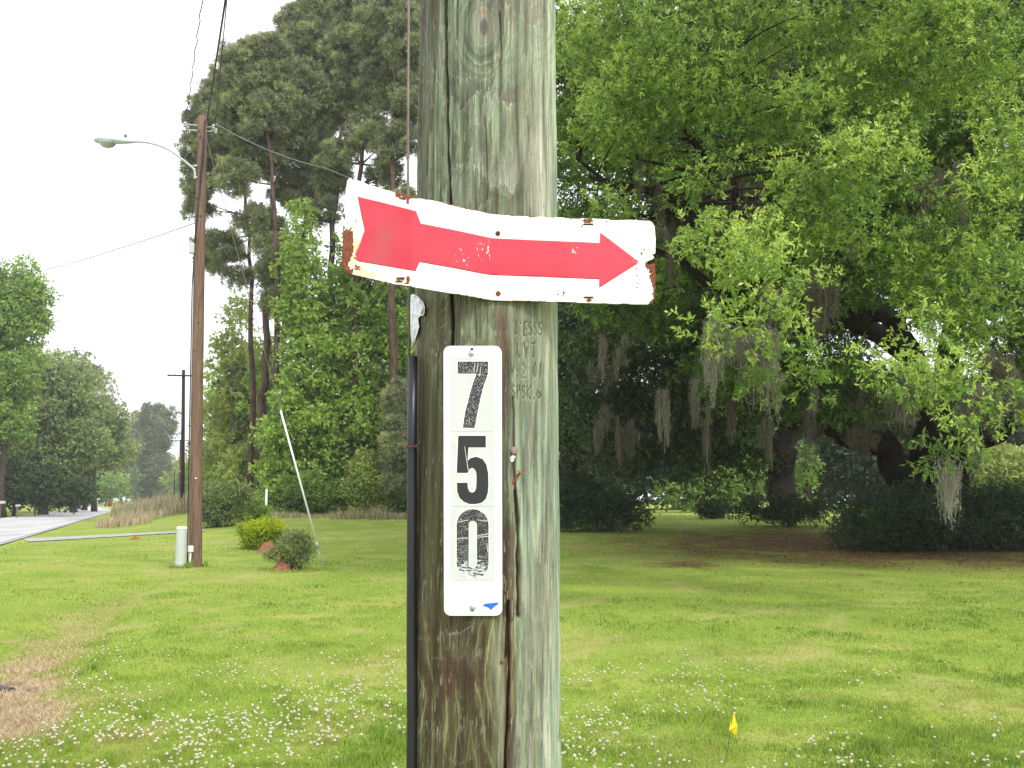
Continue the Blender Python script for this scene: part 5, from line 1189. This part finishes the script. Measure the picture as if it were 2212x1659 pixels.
mb.tube([Vector((bx, YA, -.2)), Vector((bx-.05, YA, .7)), V(1996, 1120, YA), V(1998, 1060, YA), V(2005, 990, YA)], [1.35, 1.05, .95, .8, .55], 16)
for p, r_ in mainlimbs: 
    dn = []; dr_ = []
    for i in range(len(p)-1):
        for k in range(4):
            t_ = k/4; dn.append(p[i].lerp(p[i+1], t_)+Vector(rA.normal(0, r_[i]*.22, 3).tolist())*(1 if (i or k) else 0)); dr_.append((r_[i]+(r_[i+1]-r_[i])*t_)*float(rA.uniform(.9, 1.12)))
    dn.append(p[-1]); dr_.append(r_[-1]); mb.tube(dn, dr_, 9)
allv = []; allt = []
anchors = [q for p, r_ in mainlimbs for q in p]
for lst, cr, dens, nl, L, W, tn, lr in ((near, .36, 1.9, 150, .090, .032, .42, .022), (mid, .46, 1.55, 190, .105, .042, .42, .03), (high, 1.5, 1.5, 420, .26, .15, .06, .07)):  # high and back clumps start darkest, inner crown shade put into leaf tone
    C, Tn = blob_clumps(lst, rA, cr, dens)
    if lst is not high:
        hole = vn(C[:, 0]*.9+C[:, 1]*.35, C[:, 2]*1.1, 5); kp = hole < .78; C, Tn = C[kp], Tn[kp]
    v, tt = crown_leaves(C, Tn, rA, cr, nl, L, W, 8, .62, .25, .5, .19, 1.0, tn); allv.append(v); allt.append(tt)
    for i in rA.permutation(len(C))[:(80 if lst is not high else 34)]:
        c = Vector(C[i].tolist()); a = min(anchors, key=lambda q: (q-c).length + (3 if q.z > c.z+1 else 0)); d_ = (c-a).length
        if d_ > 9: continue
        if d_ > 4.5 and lst is not high: continue
        m_ = (a+c)/2+Vector(rA.normal(0, .08*d_, 3).tolist())+Vector((0, 0, .1*d_)); pp = bez(np.array(a), np.array(m_), np.array(c), 7); rr = min(.09, lr*(.5+d_*.35))
        mb.tube(pp, [rr*(1-.85*k/6) for k in range(7)], 6, False)
mb.build('trunk', M['oakbark'], oakA, True)
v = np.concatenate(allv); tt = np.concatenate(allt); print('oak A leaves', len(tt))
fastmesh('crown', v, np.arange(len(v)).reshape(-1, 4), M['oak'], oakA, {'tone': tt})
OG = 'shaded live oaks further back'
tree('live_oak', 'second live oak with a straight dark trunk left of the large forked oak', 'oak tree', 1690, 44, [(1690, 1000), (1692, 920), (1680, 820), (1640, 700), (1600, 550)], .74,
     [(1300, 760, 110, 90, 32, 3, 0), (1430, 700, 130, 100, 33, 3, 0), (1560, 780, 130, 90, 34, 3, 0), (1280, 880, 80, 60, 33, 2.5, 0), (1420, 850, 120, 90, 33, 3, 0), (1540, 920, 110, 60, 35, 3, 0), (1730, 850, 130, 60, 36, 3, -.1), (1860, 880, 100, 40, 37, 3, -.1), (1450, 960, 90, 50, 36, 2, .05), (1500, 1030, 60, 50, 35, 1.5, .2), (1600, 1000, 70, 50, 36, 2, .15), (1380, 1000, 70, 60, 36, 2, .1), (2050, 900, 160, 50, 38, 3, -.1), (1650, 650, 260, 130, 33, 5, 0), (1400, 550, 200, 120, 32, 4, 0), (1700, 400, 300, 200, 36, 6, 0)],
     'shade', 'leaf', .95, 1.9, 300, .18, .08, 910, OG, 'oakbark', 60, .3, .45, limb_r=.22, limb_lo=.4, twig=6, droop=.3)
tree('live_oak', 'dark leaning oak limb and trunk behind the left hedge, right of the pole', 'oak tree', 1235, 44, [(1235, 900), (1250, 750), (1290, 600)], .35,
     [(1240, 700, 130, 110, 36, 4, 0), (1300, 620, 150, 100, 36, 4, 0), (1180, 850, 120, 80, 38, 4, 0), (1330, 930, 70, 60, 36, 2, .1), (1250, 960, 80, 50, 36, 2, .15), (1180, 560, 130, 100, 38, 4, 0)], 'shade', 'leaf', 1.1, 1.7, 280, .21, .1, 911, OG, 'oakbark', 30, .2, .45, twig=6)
# lit foliage further back
BT = 'sunlit trees seen below the oak canopy'
for i, (px, Y, bl, lab, bt_) in enumerate([
   (2150, 52, [(2160, 1010, 90, 60), (2120, 1050, 50, 45), (2220, 1060, 60, 50)], 'bright yellow green tree at the right edge below the oak canopy', .6),
   (1745, 55, [(1735, 985, 22, 40), (1730, 1040, 24, 40)], 'fresh green tree peeping out right of the straight oak trunk', .42),
   (1850, 58, [(1850, 1000, 90, 55), (1800, 960, 60, 40), (1900, 1050, 70, 40)], 'dull green tree seen between the two oak trunks', .2),
   (1560, 60, [(1560, 1060, 90, 40), (1480, 1070, 60, 30), (1620, 1040, 50, 40)], 'yellow green tree in the gap above the small box hedge', .4),
   (1270, 56, [(1270, 1000, 80, 50), (1330, 1020, 60, 50)], 'dull green tree behind the left hedge', .3)]):
    tree('leafy_tree', lab, 'tree', px, Y, [(px, bl[0][1])], .15, bl, 'yell' if bt_ > .5 else ('gum' if bt_ > .38 else 'shade'), 'leaf', .8, 2.0, 150, .24, .16, 930+i, BT, limbs=14, base_tone=bt_, twig=5)  # dull trees take the darkened leaf, canopy shade given as colour
# hedges and shrubs on the right
Y1 = float(gpt(1300, 1148)[1])
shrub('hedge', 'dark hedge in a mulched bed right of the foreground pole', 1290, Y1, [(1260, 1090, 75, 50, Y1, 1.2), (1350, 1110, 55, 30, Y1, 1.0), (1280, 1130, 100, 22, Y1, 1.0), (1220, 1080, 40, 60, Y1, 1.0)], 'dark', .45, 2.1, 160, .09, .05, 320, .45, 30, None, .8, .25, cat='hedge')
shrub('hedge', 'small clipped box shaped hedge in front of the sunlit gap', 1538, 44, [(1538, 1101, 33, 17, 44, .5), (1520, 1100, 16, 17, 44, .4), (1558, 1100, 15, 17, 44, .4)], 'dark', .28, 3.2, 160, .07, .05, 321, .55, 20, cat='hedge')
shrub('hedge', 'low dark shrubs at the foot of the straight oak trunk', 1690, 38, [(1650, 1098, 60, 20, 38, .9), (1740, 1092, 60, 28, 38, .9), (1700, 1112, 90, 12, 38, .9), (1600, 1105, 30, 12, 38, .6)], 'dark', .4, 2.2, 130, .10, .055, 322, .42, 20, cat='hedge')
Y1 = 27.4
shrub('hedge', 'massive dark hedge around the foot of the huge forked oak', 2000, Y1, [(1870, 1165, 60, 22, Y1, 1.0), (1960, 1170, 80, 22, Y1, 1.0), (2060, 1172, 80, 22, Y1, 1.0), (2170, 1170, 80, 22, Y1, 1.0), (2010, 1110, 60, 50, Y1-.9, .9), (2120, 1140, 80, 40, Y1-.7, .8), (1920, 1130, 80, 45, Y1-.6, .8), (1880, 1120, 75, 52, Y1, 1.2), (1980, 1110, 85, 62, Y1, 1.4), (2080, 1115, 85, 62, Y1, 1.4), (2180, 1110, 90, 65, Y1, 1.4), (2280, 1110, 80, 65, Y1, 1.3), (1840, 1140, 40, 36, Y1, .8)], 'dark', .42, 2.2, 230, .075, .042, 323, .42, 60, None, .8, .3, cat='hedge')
# mulch bed under the left hedge
mb = MB(); mb.lathe(Vector((gx(1290, 33), 35.2, 0)), [(3.0, -.05), (2.95, .09), (2.7, .13), (.3, .16)], 40)
tag(mb.build('flower_bed', simple('bark_mulch', (.11, .05, .032), 1, 0, .4, 20, .8, (.04, .02, .013)), None, True), 'round dark mulch bed below the left hedge', 'flower bed')

# ------------------------------------------------------------------ spanish moss
def moss(px, py0, py1, wpx, Y, dens, lab, seed, tone=.5, taper=.7, group='spanish moss hanging from the oaks'):
    r = np.random.default_rng(seed); n_ = int(dens); vs = []; tt = []
    s = Y/F; W_ = wpx*s; H_ = (py1-py0)*s*1.05; top = at(px, py0, Y)
    ng = max(1, n_//14); gxs = r.uniform(-.5, .5, ng); gl = r.uniform(.2, 1, ng)**1.1*(1-.6*np.abs(gxs)*2*taper*.6); gt = r.uniform(-.32, .22, ng)*H_
    seg = 12
    for g_ in range(ng):
        for k in range(14):
            ln = H_*gl[g_]*r.uniform(.35, 1.0); x0 = gxs[g_]*W_ + r.normal(0, .035*W_+.02); y0 = r.normal(0, .1+.2*W_)
            q = np.linspace(0, 1, seg+1); cx_ = x0*(1-.35*q) + gxs[g_]*W_*.35*q + np.cumsum(r.normal(0, .010, seg+1)) ; cy_ = y0*(1-.3*q)+np.cumsum(r.normal(0, .010, seg+1))
            zz = -ln*q + gt[g_] + r.uniform(-.1, .12)*H_*.5*(1-q); ww = (.0045*Y/12)*(1-.5*q)
            a = r.uniform(0, 3.14); dx_, dy_ = math.cos(a)*ww, math.sin(a)*ww
            Lp = np.stack([top[0]+cx_-dx_, top[1]+cy_-dy_, top[2]+zz], -1); Rp = np.stack([top[0]+cx_+dx_, top[1]+cy_+dy_, top[2]+zz], -1)
            vs.append(np.stack([Lp[:-1], Rp[:-1], Rp[1:], Lp[1:]], 1).reshape(-1, 3)); tt.append(np.full(seg, tone+r.normal(0, .12)))
            # curls
            m_ = r.integers(0, seg, 16); cc = np.stack([top[0]+cx_[m_], top[1]+cy_[m_], top[2]+zz[m_]], -1); dd = unit(r.normal(0, 1, (16, 3))+np.array([0, 0, -.9]))
            vs.append(leafquads(cc, dd, r.uniform(.03, .09, 16), np.full(16, .007*Y/12), r)); tt.append(np.full(16, tone+r.normal(0, .1)))
    v = np.concatenate(vs); o = fastmesh('spanish_moss', v, np.arange(len(v)).reshape(-1, 4), M['moss'], None, {'tone': np.clip(np.concatenate(tt), 0, 1)})
    tag(o, lab, 'moss', group)
mo = [
 (1545, 700, 905, 44, 12.2, 260, 'pale grey moss tassel hanging lowest left of the bright near branch', .7),
 (1628, 735, 880, 90, 12.6, 330, 'wide grey moss curtain below the bright near branch', .62),
 (1668, 790, 912, 30, 12.6, 120, 'thin pale moss tip right of the wide curtain', .7),
 (1545, 380, 560, 60, 17.2, 420, 'brown moss clump hanging from the thick crooked upper limb', .25),
 (1610, 440, 640, 60, 17.8, 420, 'long brown moss curtain under the crooked upper limb', .22),
 (1455, 470, 640, 30, 17.2, 150, 'narrow brown moss strand right of the sign\'s end', .2),
 (1665, 120, 210, 30, 18, 120, 'greyish moss in the gap high up the oak', .5),
 (1940, 150, 240, 60, 17, 200, 'pale moss around the dead twigs high in the right crown', .5),
 (1850, 470, 600, 60, 19, 260, 'brown moss under the broken upper stub', .25),
 (1770, 620, 760, 60, 17, 260, 'brown moss hanging in front of the dark left limb', .3),
 (1680, 650, 770, 50, 14, 220, 'dark moss between the bright branch and the trunk', .3),
 (2120, 850, 960, 70, 13, 380, 'broad brown moss curtain at the right above the hedge', .4),
 (2180, 800, 960, 60, 17, 260, 'moss curtain at the right edge in the shade', .3),
 (1955, 820, 930, 50, 17, 240, 'moss hanging beside the forked trunk', .35),
 (1330, 905, 1010, 90, 26, 260, 'shaded moss curtain above the left hedge', .3),
 (1860, 920, 1000, 60, 22, 200, 'shaded moss below the long horizontal limb', .25),
 (1740, 925, 985, 60, 23, 160, 'shaded moss beside the straight trunk under the limb', .25),
 (1300, 780, 860, 60, 24, 160, 'dim moss deep in the shade near the pole', .2),
 (2044, 1020, 1195, 12, 12.4, 90, 'long thin moss strand hanging almost to the ground before the hedge', .85),
 (2056, 1020, 1090, 14, 12.4, 40, 'short pale moss strand beside the long thin one', .8),
 (2105, 960, 1120, 10, 13, 40, 'thin moss strand right of the long one', .55),
 (2010, 380, 470, 50, 17, 200, 'moss tuft in the middle of the right crown', .35),
]
rm = np.random.default_rng(77)
ORD = 'leftmost second third fourth fifth sixth seventh eighth ninth tenth eleventh twelfth thirteenth fourteenth fifteenth sixteenth seventeenth eighteenth nineteenth twentieth twenty-first twenty-second twenty-third twenty-fourth twenty-fifth'.split()
extra = []
for k in range(24):
    px = rm.uniform(1230, 2200); a = rm.uniform(620, 900) if k % 3 else rm.uniform(300, 600); Y_ = rm.uniform(17, 22) if a > 620 else 16.5
    o_n = (px, a, a+rm.uniform(50, 170), rm.uniform(6, 34), Y_, int(rm.uniform(42, 74)), '', rm.uniform(.15, .5)); extra.append(o_n)
for up_ in (True, False):
    q_ = sorted([e_ for e_ in extra if (e_[1] < 620) == up_])
    for k, e_ in enumerate(q_):
        w_ = ORD[k]+('' if k == 0 else ' from the left')
        mo.append(e_[:6]+(f"{'broad' if e_[3] > 20 else 'thin'} {'pale' if e_[7] > .42 else 'brown'} moss wisp, {w_} of those {'high in the oak crown' if up_ else 'in the shade below the crown'}", e_[7]))
for i, (px, a, b_, w_, Y, d_, lab, tn) in enumerate(mo): moss(px, a, b_, w_, Y, d_, lab, 700+i, tn, .7)

# ------------------------------------------------------------------ tall dry grass
def tall(name, lab, pts, h0, h1, lo, hi, seed, wd=.02, lean=.5):
    n_ = len(pts); r = np.random.default_rng(seed); hv = .2+2.*fbm(pts[:, 0]*.6, pts[:, 1]*.5, seed+40)**1.8
    v, f, tt = blades(pts, hv*r.uniform(h0, h1, n_), np.full(n_, wd)*r.uniform(.6, 1.4, n_), np.clip(r.normal((lo+hi)/2, (hi-lo)/2, n_), 0, 1), lean, seed)
    tag(fastmesh(name, v, f, M['straw'], None, {'tone': tt}), lab, 'tall grass', None, 'stuff')
r = np.random.default_rng(55)
def region(px0, px1, Ya, Yb, n_):
    Y = r.uniform(Ya, Yb, n_); px = r.uniform(px0, px1, n_); X = (px-CX)/F*Y*cp; return np.stack([X, Y, terr(X, Y)], -1)
n_ = 30000; tt_ = r.uniform(16, 100, n_); ee_ = r.uniform(.8, 9.5, n_); base_ = np.array(r0)
P2 = base_ + rd*tt_[:, None] - rn*ee_[:, None]; Pa = np.stack([P2[:, 0], P2[:, 1], terr(P2[:, 0], P2[:, 1])], -1)
far_ = sm(18, 45, tt_); Pa = Pa[(ee_ > 2.6-1.2*far_+1.2*fbm(Pa[:, 1]*.3, Pa[:, 0]*.3, 3)) & (ee_ < 4.5+5*far_+1.5*(fbm(Pa[:, 1]*.4, Pa[:, 0]*.1, 6)-.5)) & (fbm(Pa[:, 0]*.4, Pa[:, 1]*.3, 4) > .36)]
hh_ = .5+.9*sm(40, 75, Pa[:, 1])
ok1 = Pa[:, 1] > 47
def tall2(name, lab, P_, h_, lo, hi, seed, wd):
    q = np.random.default_rng(seed); n0 = len(P_)
    hv = .3+1.1*fbm(P_[:, 0]*.9, P_[:, 1]*.5, seed+40)**1.5*1.6; h_ = h_*hv
    v, f, t3 = blades(P_, h_*q.uniform(.25, 1.25, n0), np.full(n0, wd)*q.uniform(.6, 1.4, n0), np.clip(q.normal((lo+hi)/2, (hi-lo)/2, n0)+.5*(fbm(P_[:, 0]*.3, P_[:, 1]*.3, 9)-.5), 0, 1), .55, seed)
    tag(fastmesh(name, v, f, M['straw'], None, {'tone': t3}), lab, 'tall grass', None, 'stuff')
tall2('tall_dry_grass', 'tall dead tan grass between the road and the brown pole', Pa[ok1], hh_[ok1]*.85, .1, .7, 1, .05)
Pb = base_ + rd*r.uniform(17, 23, 2600)[:, None] - rn*r.uniform(2.2, 5.0, 2600)[:, None]; Pb = np.stack([Pb[:, 0], Pb[:, 1], terr(Pb[:, 0], Pb[:, 1])], -1)
tall2('tall_dry_grass', 'straw coloured weeds at the near corner of the tall grass by the road', Pb, np.full(len(Pb), .6), .3, .8, 2, .04)
Pc = region(555, 900, 43.5, 46.5, 5200); Pc = Pc[fbm(Pc[:, 0]*.7, Pc[:, 1]*.5, 8) > .42]; tall('tall_dry_grass', 'strip of dry grass at the foot of the vine covered wood', Pc, .12, .6, .0, .6, 3, .03, 1.0)

# ------------------------------------------------------------------ haze volume added to imitate a camera veil over far trees
vs = [(x, y, z) for z in (-1.3, 58) for x, y in ((-860, -100), (860, -100), (860, 1250), (-860, 1250))]
mb = MB(); mb.add(vs, [[3, 2, 1, 0], [4, 5, 6, 7], [0, 1, 5, 4], [1, 2, 6, 5], [2, 3, 7, 6], [3, 0, 4, 7]])
m, t = newmat('haze'); pv = N(t, 'ShaderNodeVolumePrincipled'); pv.inputs['Color'].default_value = (.93, .95, 1, 1); pv.inputs['Density'].default_value = .0006; pv.inputs['Anisotropy'].default_value = .2
o = t.nodes.new('ShaderNodeOutputMaterial'); t.links.new(pv.outputs[0], o.inputs['Volume'])
tag(mb.build('haze', m), 'added pale haze imitating a camera veil over the far trees', 'haze', None, 'stuff')
